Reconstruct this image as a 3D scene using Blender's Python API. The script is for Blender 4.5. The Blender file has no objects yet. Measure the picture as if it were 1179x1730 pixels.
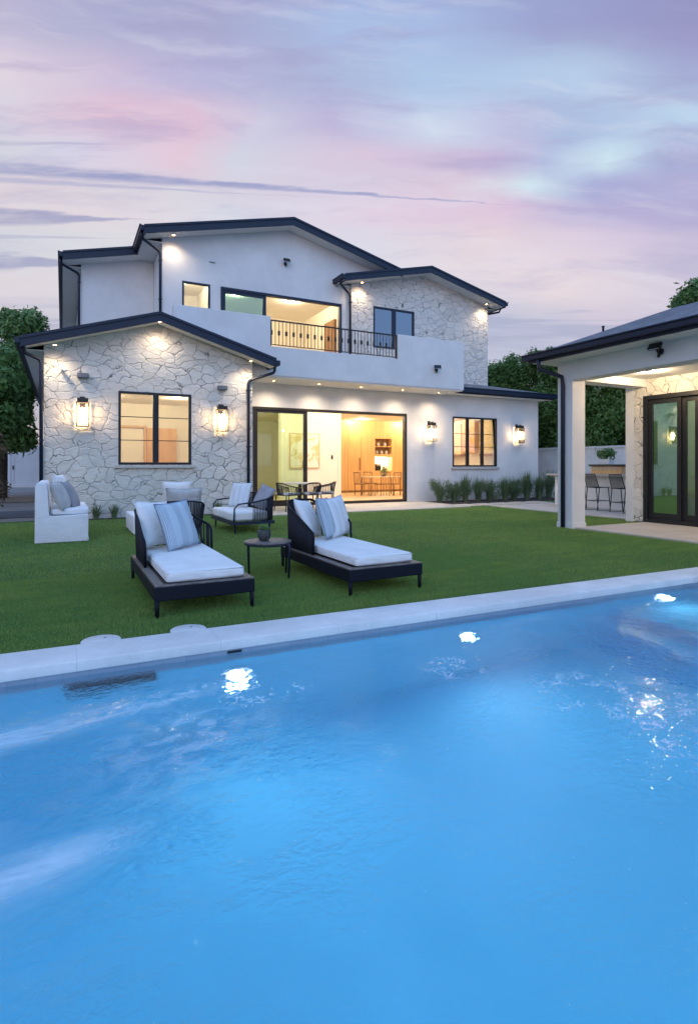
import bpy, bmesh, math, random
import numpy as np
from mathutils import Vector, Matrix
PI=math.pi; R=math.radians
random.seed(7); rng=np.random.default_rng(7)
sc=bpy.context.scene
col=sc.collection

# ------------------------------------------------------------------ camera
cam=bpy.data.cameras.new('camera'); co=bpy.data.objects.new('camera',cam); col.objects.link(co)
co.location=(0,0,1.25); co.rotation_euler=(R(90),0,R(-27.2))
cam.lens=36*940/1730; cam.sensor_width=36; cam.sensor_fit='AUTO'
cam.shift_y=-80/1730; cam.clip_start=0.05; cam.clip_end=2000
sc.camera=co
sc.view_settings.view_transform='Standard'; sc.view_settings.look='None'
sc.view_settings.exposure=0.45; sc.view_settings.gamma=1
sc.cycles.max_bounces=14; sc.cycles.diffuse_bounces=5; sc.cycles.glossy_bounces=4
sc.cycles.transmission_bounces=8; sc.cycles.transparent_max_bounces=16
sc.cycles.sample_clamp_indirect=4.0
sc.cycles.blur_glossy=0.5

# ------------------------------------------------------------------ node helper
class NT:
    def __init__(s,nt): s.nt=nt; s.n=nt.nodes; s.l=nt.links
    def new(s,t,**k):
        n=s.n.new(t)
        for a,v in k.items(): setattr(n,a,v)
        return n
    def put(s,sock,v):
        if isinstance(v,bpy.types.NodeSocket): s.l.new(v,sock)
        elif v is not None: sock.default_value=v
    def math(s,op,a,b=None,c=None,clamp=False):
        n=s.new('ShaderNodeMath',operation=op); n.use_clamp=clamp
        s.put(n.inputs[0],a); s.put(n.inputs[1],b)
        if c is not None: s.put(n.inputs[2],c)
        return n.outputs[0]
    def mix(s,f,a,b,blend='MIX'):
        n=s.new('ShaderNodeMix',data_type='RGBA',blend_type=blend)
        s.put(n.inputs[0],f); s.put(n.inputs[6],a if isinstance(a,bpy.types.NodeSocket) else (*a,1)); s.put(n.inputs[7],b if isinstance(b,bpy.types.NodeSocket) else (*b,1))
        return n.outputs[2]
    def ramp(s,f,stops,interp='LINEAR'):
        n=s.new('ShaderNodeValToRGB'); e=n.color_ramp.elements; n.color_ramp.interpolation=interp
        while len(e)<len(stops): e.new(0.5)
        for i,(p,c) in enumerate(stops):
            e[i].position=p; e[i].color=(*c,1) if isinstance(c,tuple) else (c,c,c,1)
        s.put(n.inputs[0],f); return n.outputs[0]
    def noise(s,vec,scale,detail=3,rough=.5,dist=0,out='Fac'):
        n=s.new('ShaderNodeTexNoise'); s.put(n.inputs['Vector'],vec)
        n.inputs['Scale'].default_value=scale; n.inputs['Detail'].default_value=detail
        n.inputs['Roughness'].default_value=rough; n.inputs['Distortion'].default_value=dist
        return n.outputs[out]
    def vec(s,x,y,z=0.0):
        n=s.new('ShaderNodeCombineXYZ'); s.put(n.inputs[0],x); s.put(n.inputs[1],y); s.put(n.inputs[2],z); return n.outputs[0]
    def map(s,v,scale=(1,1,1),loc=(0,0,0),rot=(0,0,0)):
        n=s.new('ShaderNodeMapping'); s.put(n.inputs[0],v)
        n.inputs['Scale'].default_value=scale; n.inputs['Location'].default_value=loc; n.inputs['Rotation'].default_value=rot
        return n.outputs[0]
    def smooth(s,x,a,b):
        n=s.new('ShaderNodeMapRange',interpolation_type='SMOOTHSTEP'); s.put(n.inputs[0],x)
        n.inputs[1].default_value=a; n.inputs[2].default_value=b; return n.outputs[0]

def lin(r,g,b):
    f=lambda c:(c/255/12.92) if c/255<=.04045 else ((c/255+.055)/1.055)**2.4
    return (f(r),f(g),f(b))

# ------------------------------------------------------------------ world: dusk sky with thin pink cloud
w=bpy.data.worlds.new('World'); sc.world=w; w.use_nodes=True
t=NT(w.node_tree); t.n.clear()
tc=t.new('ShaderNodeTexCoord'); sx=t.new('ShaderNodeSeparateXYZ'); t.l.new(tc.outputs['Generated'],sx.inputs[0])
X,Y,Z=sx.outputs
# straight cloud bands: coordinates on a plane square to the compass bearing of the sunset (27 degrees east of +Y)
fw=t.math('MAXIMUM',t.math('ADD',t.math('MULTIPLY',X,math.sin(R(27.2))),t.math('MULTIPLY',Y,math.cos(R(27.2)))),.12)
U=t.math('ADD',t.math('MULTIPLY',t.math('DIVIDE',t.math('SUBTRACT',t.math('MULTIPLY',X,math.cos(R(27.2))),t.math('MULTIPLY',Y,math.sin(R(27.2)))),fw),.797),.5)
W=t.math('DIVIDE',Z,fw)
wq=t.noise(t.vec(t.math('MULTIPLY',U,2.0),t.math('MULTIPLY',W,3.4)),1.8,5,.55,.3,'Color')
sv=t.new('ShaderNodeSeparateXYZ'); t.l.new(wq,sv.inputs[0])
Uw=t.math('ADD',U,t.math('MULTIPLY',t.math('SUBTRACT',sv.outputs[0],.5),.17))
Ww=t.math('ADD',W,t.math('MULTIPLY',t.math('SUBTRACT',sv.outputs[1],.5),.085))
rows=[(.00,[(0,(168,164,190)),(.5,(176,172,196)),(1,(170,168,198))]),
(.154,[(0,(164,162,190)),(.5,(190,184,200)),(.75,(160,165,196)),(1,(178,172,200))]),
(.239,[(0,(184,176,198)),(.3,(205,196,208)),(.72,(168,168,198)),(.85,(192,178,202)),(1,(196,182,204))]),
(.324,[(0,(216,202,210)),(.3,(214,206,216)),(.6,(218,212,222)),(.78,(228,206,210)),(1,(200,184,206))]),
(.394,[(0,(204,202,212)),(.2,(216,212,216)),(.5,(212,208,222)),(.68,(226,202,208)),(.85,(214,194,214)),(1,(192,176,206))]),
(.457,[(0,(220,206,212)),(.17,(222,208,214)),(.34,(212,210,222)),(.55,(222,198,216)),(.72,(216,184,208)),(.82,(182,168,206)),(1,(168,156,200))]),
(.50,[(0,(222,206,212)),(.25,(214,206,216)),(.5,(208,194,214)),(.64,(216,190,208)),(.755,(204,222,232)),(.84,(160,158,204)),(1,(172,162,204))]),
(.553,[(0,(208,206,216)),(.1,(212,205,224)),(.27,(226,194,210)),(.36,(206,205,220)),(.52,(214,190,212)),(.68,(194,174,208)),(.77,(176,182,216)),(.86,(200,222,234)),(.97,(156,162,206))]),
(.617,[(0,(214,206,220)),(.15,(228,190,208)),(.27,(220,184,206)),(.38,(204,198,220)),(.48,(186,174,210)),(.59,(202,212,232)),(.71,(188,186,218)),(.8,(165,180,216)),(1,(184,206,230))]),
(.702,[(0,(224,208,220)),(.16,(202,184,212)),(.3,(182,176,212)),(.42,(170,172,208)),(.6,(170,192,226)),(.85,(178,198,226)),(1,(160,164,206))]),
(.798,[(0,(188,180,208)),(.16,(170,168,204)),(.3,(164,162,200)),(.48,(166,184,224)),(.62,(164,182,222)),(.8,(150,154,200)),(1,(146,140,188))]),
(.95,[(0,(150,148,190)),(.5,(140,148,196)),(1,(132,134,184))])]
cur=None
for k,(wv,stops) in enumerate(rows):
    rc_=t.ramp(Uw,[(p,lin(*c)) for p,c in stops],'EASE' if False else 'LINEAR')
    cur=rc_ if cur is None else t.mix(t.smooth(Ww,rows[k-1][0],wv),cur,rc_)
# wisps drawn out along the bands
f1=t.noise(t.vec(t.math('MULTIPLY',Uw,2.2),t.math('ADD',t.math('MULTIPLY',Ww,13.0),t.math('MULTIPLY',Uw,2.2)),2.7),1.7,7,.6)
cur=t.mix(t.math('MULTIPLY',t.smooth(f1,.48,.72),.30),cur,lin(226,222,234))
f2=t.noise(t.vec(t.math('MULTIPLY',Uw,1.6),t.math('MULTIPLY',Ww,9.0),8.1),2.1,7,.6)
cur=t.mix(t.math('MULTIPLY',t.smooth(f2,.48,.72),.45),cur,lin(158,148,192))
ln=t.noise(t.vec(t.math('MULTIPLY',U,7.0),t.math('MULTIPLY',W,34.0)),1.3,5,.6)
def streak(c0,sl,w0,u0,u1,soft,amt,colr):
    global cur
    ctr=t.math('ADD',t.math('ADD',c0,t.math('MULTIPLY',U,sl)),t.math('MULTIPLY',t.math('SUBTRACT',ln,.5),w0*1.0))
    wd=t.math('MAXIMUM',t.math('MULTIPLY',w0,t.smooth(U,u1+.05,u0-.35*(u1-u0))),.0008)
    q=t.math('SUBTRACT',1.0,t.math('ABSOLUTE',t.math('DIVIDE',t.math('SUBTRACT',W,ctr),wd)),clamp=True)
    q=t.math('MULTIPLY',t.smooth(q,0,soft),t.smooth(U,u1+.04,u1-.3*(u1-u0)))
    q=t.math('MULTIPLY',q,t.math('ADD',.55,t.math('MULTIPLY',t.smooth(ln,.3,.62),.45)))
    cur=t.mix(t.math('MULTIPLY',q,amt),cur,lin(*colr))
streak(.532,-.088,.019,0,.82,.8,.95,(146,146,190))
streak(.512,-.070,.010,0,.45,.8,.6,(156,154,196))
streak(.445,-.03,.024,0,.20,.6,.85,(148,144,184))
streak(.410,-.02,.007,0,.17,.8,.5,(160,158,190))
streak(.365,-.04,.026,0,.12,.6,.85,(146,142,182))
streak(.578,-.01,.008,0,.19,.8,.6,(168,164,196))
streak(.250,.00,.016,0,.10,.6,.7,(150,150,184))
# low slate streaks to the east
st=t.noise(t.vec(t.math('MULTIPLY',U,2.4),t.math('MULTIPLY',W,34.0),.3),1.6,5,.55)
lo=t.math('MULTIPLY',t.smooth(st,.48,.60),t.math('MULTIPLY',t.smooth(W,.31,.26),t.smooth(W,.02,.10)))
c5=t.mix(t.math('MULTIPLY',lo,.6),cur,lin(148,148,184))
# rest of the sky (behind the photographer) is the clear blue of dusk
back=t.smooth(Y,.34,-.2)
zen=t.math('MAXIMUM',back,t.smooth(Z,.62,.85))
c6=t.mix(zen,c5,(.35,.66,1.30))
c7=t.mix(t.smooth(Z,.01,-.03),c6,(.04,.05,.06))
sky=t.new('ShaderNodeTexSky',sky_type='NISHITA'); sky.sun_disc=False; sky.sun_elevation=R(3); sky.sun_rotation=R(215)
b1=t.new('ShaderNodeBackground'); t.l.new(c7,b1.inputs[0]); b1.inputs[1].default_value=.69
b2=t.new('ShaderNodeBackground'); t.l.new(sky.outputs[0],b2.inputs[0]); b2.inputs[1].default_value=.05
ad=t.new('ShaderNodeAddShader'); t.l.new(b1.outputs[0],ad.inputs[0]); t.l.new(b2.outputs[0],ad.inputs[1])
out=t.new('ShaderNodeOutputWorld'); t.l.new(ad.outputs[0],out.inputs[0])

def lamp(name,kind,loc,energy,color,size=.05,rot=None,spot=None,blend=.6,parent=None,sx=None,sy=None):
    l=bpy.data.lights.new(name,kind); l.energy=energy; l.color=color
    if kind in('POINT','SPOT'): l.shadow_soft_size=size
    if kind=='SPOT': l.spot_size=R(spot); l.spot_blend=1.0 if kind=='SPOT' else blend
    if kind=='AREA': l.shape='RECTANGLE'; l.size=sx; l.size_y=sy
    if kind=='SUN': l.angle=R(size)
    o=bpy.data.objects.new(name,l); col.objects.link(o); o.location=loc
    if rot: o.rotation_euler=rot
    if parent: o.parent=parent
    return o
# afterglow: a very soft, weak sun from behind the photographer's left
lamp('sun','SUN',(0,0,30),.22,(1,.95,.92),40,(R(62),0,R(-35)))

# ------------------------------------------------------------------ materials
def mat(name):
    m=bpy.data.materials.new(name); m.use_nodes=True
    t=NT(m.node_tree); b=t.n['Principled BSDF']; return m,t,b
def obj_co(t):
    return t.new('ShaderNodeTexCoord').outputs['Object']
def bump(t,b,h,strength,dist=.01):
    n=t.new('ShaderNodeBump'); n.inputs['Strength'].default_value=strength; n.inputs['Distance'].default_value=dist
    t.put(n.inputs['Height'],h); t.l.new(n.outputs[0],b.inputs['Normal']); return n
def simple(name,c,rough=.6,metal=0,var=.12,nscale=8,bs=.15,bscale=60,spec=.5,bd=.004,fold=0):
    m,t,b=mat(name); o=obj_co(t)
    n=t.noise(o,nscale,4)
    k=t.mix(t.smooth(n,.3,.7),tuple(x*(1-var) for x in c),tuple(min(1,x*(1+var)) for x in c))
    t.l.new(k,b.inputs['Base Color']); b.inputs['Metallic'].default_value=metal
    b.inputs['Specular IOR Level'].default_value=spec
    rn=t.noise(o,nscale*2.3,3)
    t.l.new(t.math('ADD',rough-.08,t.math('MULTIPLY',rn,.16)),b.inputs['Roughness'])
    if fold:
        f=t.noise(t.map(o,(1,1,1.6)),4.2,4,.5,1.2)
        bump(t,b,t.math('ADD',t.math('MULTIPLY',t.noise(o,bscale,3),.08),f),.75,fold)
    elif bs: bump(t,b,t.noise(o,bscale,3),bs,bd)
    return m
def emit(name,c,s):
    m,t,b=mat(name); b.inputs['Base Color'].default_value=(*c,1)
    b.inputs['Emission Color'].default_value=(*c,1); b.inputs['Emission Strength'].default_value=s; return m
def glassmat(name,tint=(1,1,1),refl=1.0,rough=.0,ior=1.5):
    m=bpy.data.materials.new(name); m.use_nodes=True; t=NT(m.node_tree); t.n.clear()
    tr=t.new('ShaderNodeBsdfTransparent'); tr.inputs[0].default_value=(*tint,1)
    gl=t.new('ShaderNodeBsdfGlossy'); gl.inputs['Roughness'].default_value=rough; gl.inputs[0].default_value=(.95,.97,1,1)
    f=t.new('ShaderNodeFresnel'); f.inputs[0].default_value=ior
    mx=t.new('ShaderNodeMixShader'); t.l.new(t.math('MULTIPLY',f.outputs[0],refl,clamp=True),mx.inputs[0])
    t.l.new(tr.outputs[0],mx.inputs[1]); t.l.new(gl.outputs[0],mx.inputs[2])
    o=t.new('ShaderNodeOutputMaterial'); t.l.new(mx.outputs[0],o.inputs[0]); return m

def stucco():
    m,t,b=mat('white_stucco'); o=obj_co(t)
    n=t.noise(o,1.1,5,.6); n2=t.noise(t.map(o,(3,3,.5)),1.5,4,.6)
    c=t.mix(t.smooth(n,.3,.75),(.70,.69,.67),(.80,.79,.77))
    c=t.mix(t.math('MULTIPLY',t.smooth(n2,.55,.8),.25),c,(.60,.60,.59))
    t.l.new(c,b.inputs['Base Color']); b.inputs['Roughness'].default_value=.85
    h=t.math('ADD',t.noise(o,90,4,.6),t.math('MULTIPLY',t.noise(o,9,3),1.2))
    bump(t,b,h,.5,.006); return m
def stone():
    m,t,b=mat('white_flagstone'); o=obj_co(t)
    wv=t.noise(o,2.6,3,.5,0,'Color'); 
    mx=t.new('ShaderNodeVectorMath',operation='MULTIPLY_ADD'); t.l.new(wv,mx.inputs[0]); mx.inputs[1].default_value=(.34,.34,.34); t.l.new(o,mx.inputs[2])
    mp=t.map(mx.outputs[0],(.85,1,1.3))
    def vor(scale,feat,out):
        v=t.new('ShaderNodeTexVoronoi'); v.feature=feat; t.l.new(mp,v.inputs['Vector']); v.inputs['Scale'].default_value=scale; v.inputs['Randomness'].default_value=1
        return v.outputs[out]
    e=vor(3.5,'DISTANCE_TO_EDGE','Distance'); cell=vor(3.5,'F1','Color')
    cs=t.new('ShaderNodeSeparateXYZ'); t.l.new(cell,cs.inputs[0])
    # joints narrow and open irregularly
    jn=t.noise(o,4.5,4,.65); wd=t.math('ADD',.006,t.math('MULTIPLY',t.smooth(jn,.40,.72),.040))
    j=t.math('DIVIDE',e,wd,clamp=True); j=t.smooth(j,.3,1.0)
    sn=t.noise(o,6,6,.65)
    c=t.mix(cs.outputs[0],(.64,.59,.52),(.82,.77,.68))
    c=t.mix(t.math('MULTIPLY',t.smooth(sn,.45,.75),.35),c,(.84,.81,.74))
    c=t.mix(t.smooth(t.noise(o,1.3,3),.3,.7),c,(.74,.70,.63))
    jc=t.mix(t.smooth(t.noise(o,3.1,3,.6),.38,.62),(.14,.13,.12),(.48,.46,.42))
    c=t.mix(j,jc,c)
    t.l.new(c,b.inputs['Base Color']); b.inputs['Roughness'].default_value=.8
    h=t.math('ADD',t.math('MULTIPLY',t.smooth(t.math('DIVIDE',e,.10,clamp=True),0,.8),.5),t.math('MULTIPLY',cs.outputs[1],.8))
    h=t.math('ADD',h,t.math('MULTIPLY',t.noise(t.map(o,(1,1,1.5)),4.5,8,.66),2.6))
    h=t.math('ADD',h,t.math('MULTIPLY',j,.7))
    bump(t,b,h,.7,.03); return m
def wood(name,c1,c2,scale=1.0,rough=.5):
    m,t,b=mat(name); o=obj_co(t)
    n=t.noise(t.map(o,(14*scale,14*scale,.9*scale)),1.5,5,.6,.6)
    t.l.new(t.mix(t.smooth(n,.3,.7),c1,c2),b.inputs['Base Color']); b.inputs['Roughness'].default_value=rough
    bump(t,b,n,.15,.002); return m
def shingle():
    m,t,b=mat('dark_roof_shingle'); o=obj_co(t)
    br=t.new('ShaderNodeTexBrick'); t.l.new(t.map(o,(1,1,1)),br.inputs['Vector']); br.inputs['Scale'].default_value=1
    br.inputs['Brick Width'].default_value=.33; br.inputs['Row Height'].default_value=.17; br.inputs['Mortar Size'].default_value=.008
    br.inputs['Color1'].default_value=(.13,.135,.15,1); br.inputs['Color2'].default_value=(.24,.24,.26,1); br.inputs['Mortar'].default_value=(.03,.03,.04,1)
    c=t.mix(t.smooth(t.noise(o,25,4),.35,.7),br.outputs['Color'],(.17,.175,.19))
    t.l.new(c,b.inputs['Base Color']); b.inputs['Roughness'].default_value=.85
    bump(t,b,t.math('ADD',br.outputs['Fac'],t.noise(o,80,3)),.6,.008); return m
def stripes(name,base,dark,freq,axis=0,rep=None):
    m,t,b=mat(name); uv=t.new('ShaderNodeTexCoord').outputs['UV']; s=t.new('ShaderNodeSeparateXYZ'); t.l.new(uv,s.inputs[0])
    x=s.outputs[axis]
    nz=t.math('MULTIPLY',t.math('SUBTRACT',t.noise(uv,8,3),.5),.006); x=t.math('ADD',x,nz)
    f=t.math('FRACT',t.math('MULTIPLY',x,freq)); st=t.math('LESS_THAN',f,.34)
    zone=t.math('GREATER_THAN',t.math('SINE',t.math('MULTIPLY',x,rep or 20.0)),-.1)
    dash=t.math('LESS_THAN',t.math('FRACT',t.math('MULTIPLY',s.outputs[1-axis],60.)),.8)
    k=t.math('MULTIPLY',t.math('MULTIPLY',st,zone),dash)
    o=obj_co(t); wn=t.noise(o,180,2)
    c=t.mix(t.math('MULTIPLY',wn,.25),base,tuple(v*.8 for v in base))
    c=t.mix(t.math('MULTIPLY',k,.8),c,dark)
    t.l.new(c,b.inputs['Base Color']); b.inputs['Roughness'].default_value=.95; b.inputs['Specular IOR Level'].default_value=.15
    bump(t,b,t.math('ADD',t.noise(o,7,3),t.math('MULTIPLY',wn,.3)),.4,.01); return m
def leafmat(name,c1,c2,c3,trans=.25):
    m=bpy.data.materials.new(name); m.use_nodes=True; t=NT(m.node_tree); b=t.n['Principled BSDF']
    g=t.new('ShaderNodeNewGeometry'); o=obj_co(t)
    r=g.outputs['Random Per Island']
    c=t.mix(r,c1,c2); c=t.mix(t.math('MULTIPLY',t.smooth(t.math('ADD',t.math('MULTIPLY',t.noise(o,.55,4,.6),.55),t.math('MULTIPLY',t.noise(t.map(o,(.8,3.2,1)),1.6,4,.6),.45)),.42,.60),.75),c,c3)
    t.l.new(c,b.inputs['Base Color']); b.inputs['Roughness'].default_value=.5; b.inputs['Specular IOR Level'].default_value=.4
    tl=t.new('ShaderNodeBsdfTranslucent'); t.l.new(t.mix(.5,c,c3),tl.inputs[0])
    mx=t.new('ShaderNodeMixShader'); mx.inputs[0].default_value=trans
    ou=t.n['Material Output']; t.l.new(b.outputs[0],mx.inputs[1]); t.l.new(tl.outputs[0],mx.inputs[2]); t.l.new(mx.outputs[0],ou.inputs[0]); return m
def concrete(name,c,joint=0):
    m,t,b=mat(name); o=obj_co(t)
    n=t.noise(o,1.2,6,.65); n2=t.noise(o,30,4,.6)
    k=t.mix(t.smooth(n,.3,.75),tuple(x*.82 for x in c),tuple(x*1.08 for x in c))
    k=t.mix(t.math('MULTIPLY',t.smooth(n2,.5,.75),.3),k,tuple(x*.7 for x in c))
    if joint:
        s=t.new('ShaderNodeSeparateXYZ'); t.l.new(o,s.inputs[0])
        f=t.math('ABSOLUTE',t.math('SUBTRACT',t.math('FRACT',t.math('DIVIDE',t.math('ADD',s.outputs[0],.37),joint)),.5))
        k=t.mix(t.math('MULTIPLY',t.math('LESS_THAN',f,.0022),.35),k,tuple(x*.35 for x in c))
    t.l.new(k,b.inputs['Base Color']); b.inputs['Roughness'].default_value=.75
    bump(t,b,n2,.3,.004); return m

M={}
M['stucco']=stucco(); M['stone']=stone(); M['shingle']=shingle()
M['trim']=simple('dark_navy_trim',(.007,.014,.036),.5,0,.1,3,.08,30)
M['black']=simple('black_powder_coat',(.008,.009,.012),.45,0,.15,5,.1,80)
M['bronze']=simple('dark_bronze_frame',(.035,.026,.02),.45,.2,.12,4,.08,80)
M['loungeframe']=simple('dark_lounger_metal',(.004,.006,.014),.6,0,.1,6,.1,60,spec=.25)
M['soffit']=simple('soffit_paint',(.74,.73,.70),.7,0,.03,2,.15,50)
M['sill']=simple('limestone_sill',(.52,.50,.46),.75,0,.08,10,.25,60)
M['glass']=glassmat('window_glass',(.96,.97,.95),1.0)
M['glassgreen']=glassmat('tinted_door_glass',(.76,.86,.72),1.0)
M['glassdim']=glassmat('pavilion_door_glass',(.48,.72,.58),5.0)
M['glassup']=glassmat('balcony_door_glass',(.50,.68,.60),3.5)
M['glassmirror']=glassmat('dark_reflective_glass',(.35,.33,.36),6.0)
M['lensglass']=glassmat('lantern_glass',(1,.97,.92),.7)
M['coping']=concrete('pale_pool_coping',(.76,.75,.73),0.9)
M['slab']=concrete('pale_concrete_slab',(.56,.50,.43))
M['walk']=concrete('grey_concrete_walk',(.30,.27,.25))
M['soil']=simple('dark_mulch',(.05,.035,.028),.95,0,.35,30,.8,50,bd=.02)
M['fence']=simple('white_vinyl',(.80,.80,.82),.5,0,.04,2,.05,20)
M['blockwall']=simple('painted_block_wall',(.74,.73,.71),.85,0,.08,2,.3,60)
M['cushion']=simple('pale_cushion_fabric',(.82,.82,.80),.95,0,.04,4,.35,160,fold=.032,spec=.1)
M['slip']=simple('white_slipcover_fabric',(.78,.79,.80),.95,0,.05,3,.4,90,fold=.014,spec=.1,bd=.008)
M['greypil']=simple('grey_pillow_fabric',(.33,.33,.36),.95,0,.1,6,.35,150,fold=.032,spec=.1)
M['beigepil']=simple('stone_coloured_pillow_fabric',(.50,.50,.49),.95,0,.1,6,.4,150,fold=.032,spec=.1)
M['stripe']=stripes('blue_striped_fabric',(.52,.62,.68),(.12,.18,.28),34,0,17)
M['stripe2']=stripes('pale_striped_fabric',(.74,.77,.79),(.34,.42,.50),26,0,24)
M['teak']=wood('weathered_grey_wood',(.10,.085,.075),(.20,.17,.15))
M['rope']=simple('navy_rope',(.010,.013,.024),.8,0,.3,40,.5,200)
M['plaster']=simple('warm_interior_plaster',(.82,.77,.66),.8,0,.02,2,.05,40)
M['whiteplaster']=simple('white_interior_plaster',(.86,.82,.74),.8,0,.02,2,.05,40)
M['creamwood']=wood('cream_cabinet',(.70,.58,.36),(.78,.66,.44),.6,.5)
M['oak']=wood('honey_oak_cabinet',(.62,.36,.15),(.74,.46,.21),.6,.45)
M['floor']=wood('pale_oak_floor',(.66,.52,.34),(.74,.60,.42),.5,.35)
M['brownwood']=wood('brown_wood',(.22,.11,.05),(.32,.17,.08),.8)
M['bark']=simple('bark',(.09,.07,.055),.9,0,.3,12,.8,40,bd=.03)
M['pot']=simple('charcoal_pot_glaze',(.05,.06,.06),.45,0,.2,12,.2,60)
M['steel']=simple('brushed_steel',(.45,.45,.45),.35,.8,.05,5,.05,80)
M['grill']=simple('black_grill_enamel',(.03,.03,.032),.35,0,.2,6,.05,60)
M['warm']=emit('warm_bulb',(1,.72,.40),22)
M['down']=emit('warm_downlight_lens',(1,.78,.5),5)
M['poollens']=emit('pool_lamp_lens',(.62,.74,1),5)
M['leafdark']=leafmat('dark_hedge_leaf',(.06,.14,.034),(.12,.24,.06),(.17,.29,.08))
M['leafmid']=leafmat('mid_green_leaf',(.08,.18,.06),(.19,.34,.11),(.24,.37,.13))
M['leafblue']=leafmat('blue_green_blade',(.07,.13,.065),(.14,.22,.10),(.22,.27,.14))
M['leafred']=leafmat('reddish_leaf',(.12,.05,.045),(.22,.10,.08),(.11,.15,.06))
M['turf']=leafmat('turf_blade',(.115,.245,.055),(.22,.385,.10),(.29,.40,.09),.25)
WARM=(1,.68,.36); WARM2=(1,.78,.52)

# ------------------------------------------------------------------ mesh helpers
def chainmat(o):
    m=Matrix.Identity(4)
    while o: m=o.matrix_basis@m; o=o.parent
    return m
class MB:
    def __init__(s): s.bm=bmesh.new(); s.uv=None
    def box(s,x0,x1,y0,y1,z0,z1):
        vs=[s.bm.verts.new(p) for p in((x0,y0,z0),(x1,y0,z0),(x1,y1,z0),(x0,y1,z0),(x0,y0,z1),(x1,y0,z1),(x1,y1,z1),(x0,y1,z1))]
        for f in((0,3,2,1),(4,5,6,7),(0,1,5,4),(1,2,6,5),(2,3,7,6),(3,0,4,7)): s.bm.faces.new([vs[i] for i in f])
        return s
    def obox(s,c,size,m):
        sx,sy,sz=[v/2 for v in size]; c=Vector(c)
        pts=[(-sx,-sy,-sz),(sx,-sy,-sz),(sx,sy,-sz),(-sx,sy,-sz),(-sx,-sy,sz),(sx,-sy,sz),(sx,sy,sz),(-sx,sy,sz)]
        vs=[s.bm.verts.new(c+m@Vector(p)) for p in pts]
        for f in((0,3,2,1),(4,5,6,7),(0,1,5,4),(1,2,6,5),(2,3,7,6),(3,0,4,7)): s.bm.faces.new([vs[i] for i in f])
        return s
    def bar(s,p,q,wd,ht,up=(0,0,1)):
        p=Vector(p);q=Vector(q);d=q-p;L=d.length;d.normalize();u=Vector(up)
        r=d.cross(u)
        if r.length<1e-4: r=d.cross(Vector((0,1,0)))
        r.normalize();u=r.cross(d)
        m=Matrix((r,d,u)).transposed()
        return s.obox((p+q)/2,(wd,L,ht),m)
    def tube(s,pts,r,n=8,closed=False,caps=True):
        pts=[Vector(p) for p in pts]; k=len(pts); rings=[]; prev=None
        for i,p in enumerate(pts):
            if closed: d=pts[(i+1)%k]-pts[i-1]
            else: d=pts[min(i+1,k-1)]-pts[max(i-1,0)]
            d.normalize()
            if prev is None:
                a=d.cross(Vector((0,0,1)))
                if a.length<1e-3: a=d.cross(Vector((0,1,0)))
            else: a=prev-d*prev.dot(d)
            a.normalize(); prev=a; b=d.cross(a)
            rr=r[i] if isinstance(r,(list,tuple)) else r
            rings.append([s.bm.verts.new(p+(a*math.cos(2*PI*j/n)+b*math.sin(2*PI*j/n))*rr) for j in range(n)])
        for i in range(k if closed else k-1):
            A=rings[i];B=rings[(i+1)%k]
            for j in range(n):
                f=s.bm.faces.new((A[j],A[(j+1)%n],B[(j+1)%n],B[j])); f.smooth=True
        if not closed and caps: s.bm.faces.new(rings[0][::-1]); s.bm.faces.new(rings[-1])
        return s
    def lathe(s,prof,c=(0,0,0),n=24,sx=1,sy=1):
        rings=[]
        for r,z in prof: rings.append([s.bm.verts.new((c[0]+r*sx*math.cos(2*PI*j/n),c[1]+r*sy*math.sin(2*PI*j/n),c[2]+z)) for j in range(n)])
        for A,B in zip(rings,rings[1:]):
            for j in range(n): f=s.bm.faces.new((A[j],A[(j+1)%n],B[(j+1)%n],B[j])); f.smooth=True
        if prof[0][0]>1e-4: s.bm.faces.new(rings[0][::-1])
        if prof[-1][0]>1e-4: s.bm.faces.new(rings[-1])
        return s
    def poly(s,pts,th=None,dirv=(0,0,1)):
        vs=[s.bm.verts.new(p) for p in pts]; f=s.bm.faces.new(vs)
        if th:
            r=bmesh.ops.extrude_face_region(s.bm,geom=[f]); v=[e for e in r['geom'] if isinstance(e,bmesh.types.BMVert)]
            bmesh.ops.translate(s.bm,verts=v,vec=Vector(dirv)*th)
        return s
    def build(s,name,m,parent=None,bevel=0,seg=2,subsurf=0,smooth=False,world=False):
        bmesh.ops.recalc_face_normals(s.bm,faces=s.bm.faces)
        if world and parent is not None: s.bm.transform(chainmat(parent).inverted())
        me=bpy.data.meshes.new(name); s.bm.to_mesh(me); s.bm.free()
        if smooth: me.shade_smooth()
        o=bpy.data.objects.new(name,me); col.objects.link(o); me.materials.append(M[m] if isinstance(m,str) else m)
        if parent is not None: o.parent=parent
        if bevel:
            b=o.modifiers.new('b','BEVEL'); b.width=bevel; b.segments=seg; b.limit_method='ANGLE'; b.angle_limit=R(40); b.harden_normals=False
            if seg>2: me.shade_smooth()
        if subsurf:
            b=o.modifiers.new('s','SUBSURF'); b.levels=b.render_levels=subsurf
        return o
def thing(name,label,cat,loc=(0,0,0),rz=0,group=None):
    o=bpy.data.objects.new(name,None); col.objects.link(o); o.location=loc; o.rotation_euler=(0,0,rz)
    o.empty_display_size=.2; return tag(o,label,cat,group)
def tag(o,label,cat,group=None):
    o['label']=label; o['category']=cat
    if group: o['group']=group
    return o
def struct(o): o['kind']='structure'; return o
def stuff(o): o['kind']='stuff'; return o
def copy_tree(o,parent=None):
    c=o.copy(); col.objects.link(c); c.parent=parent
    for ch in list(o.children): copy_tree(ch,c)
    return c
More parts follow.
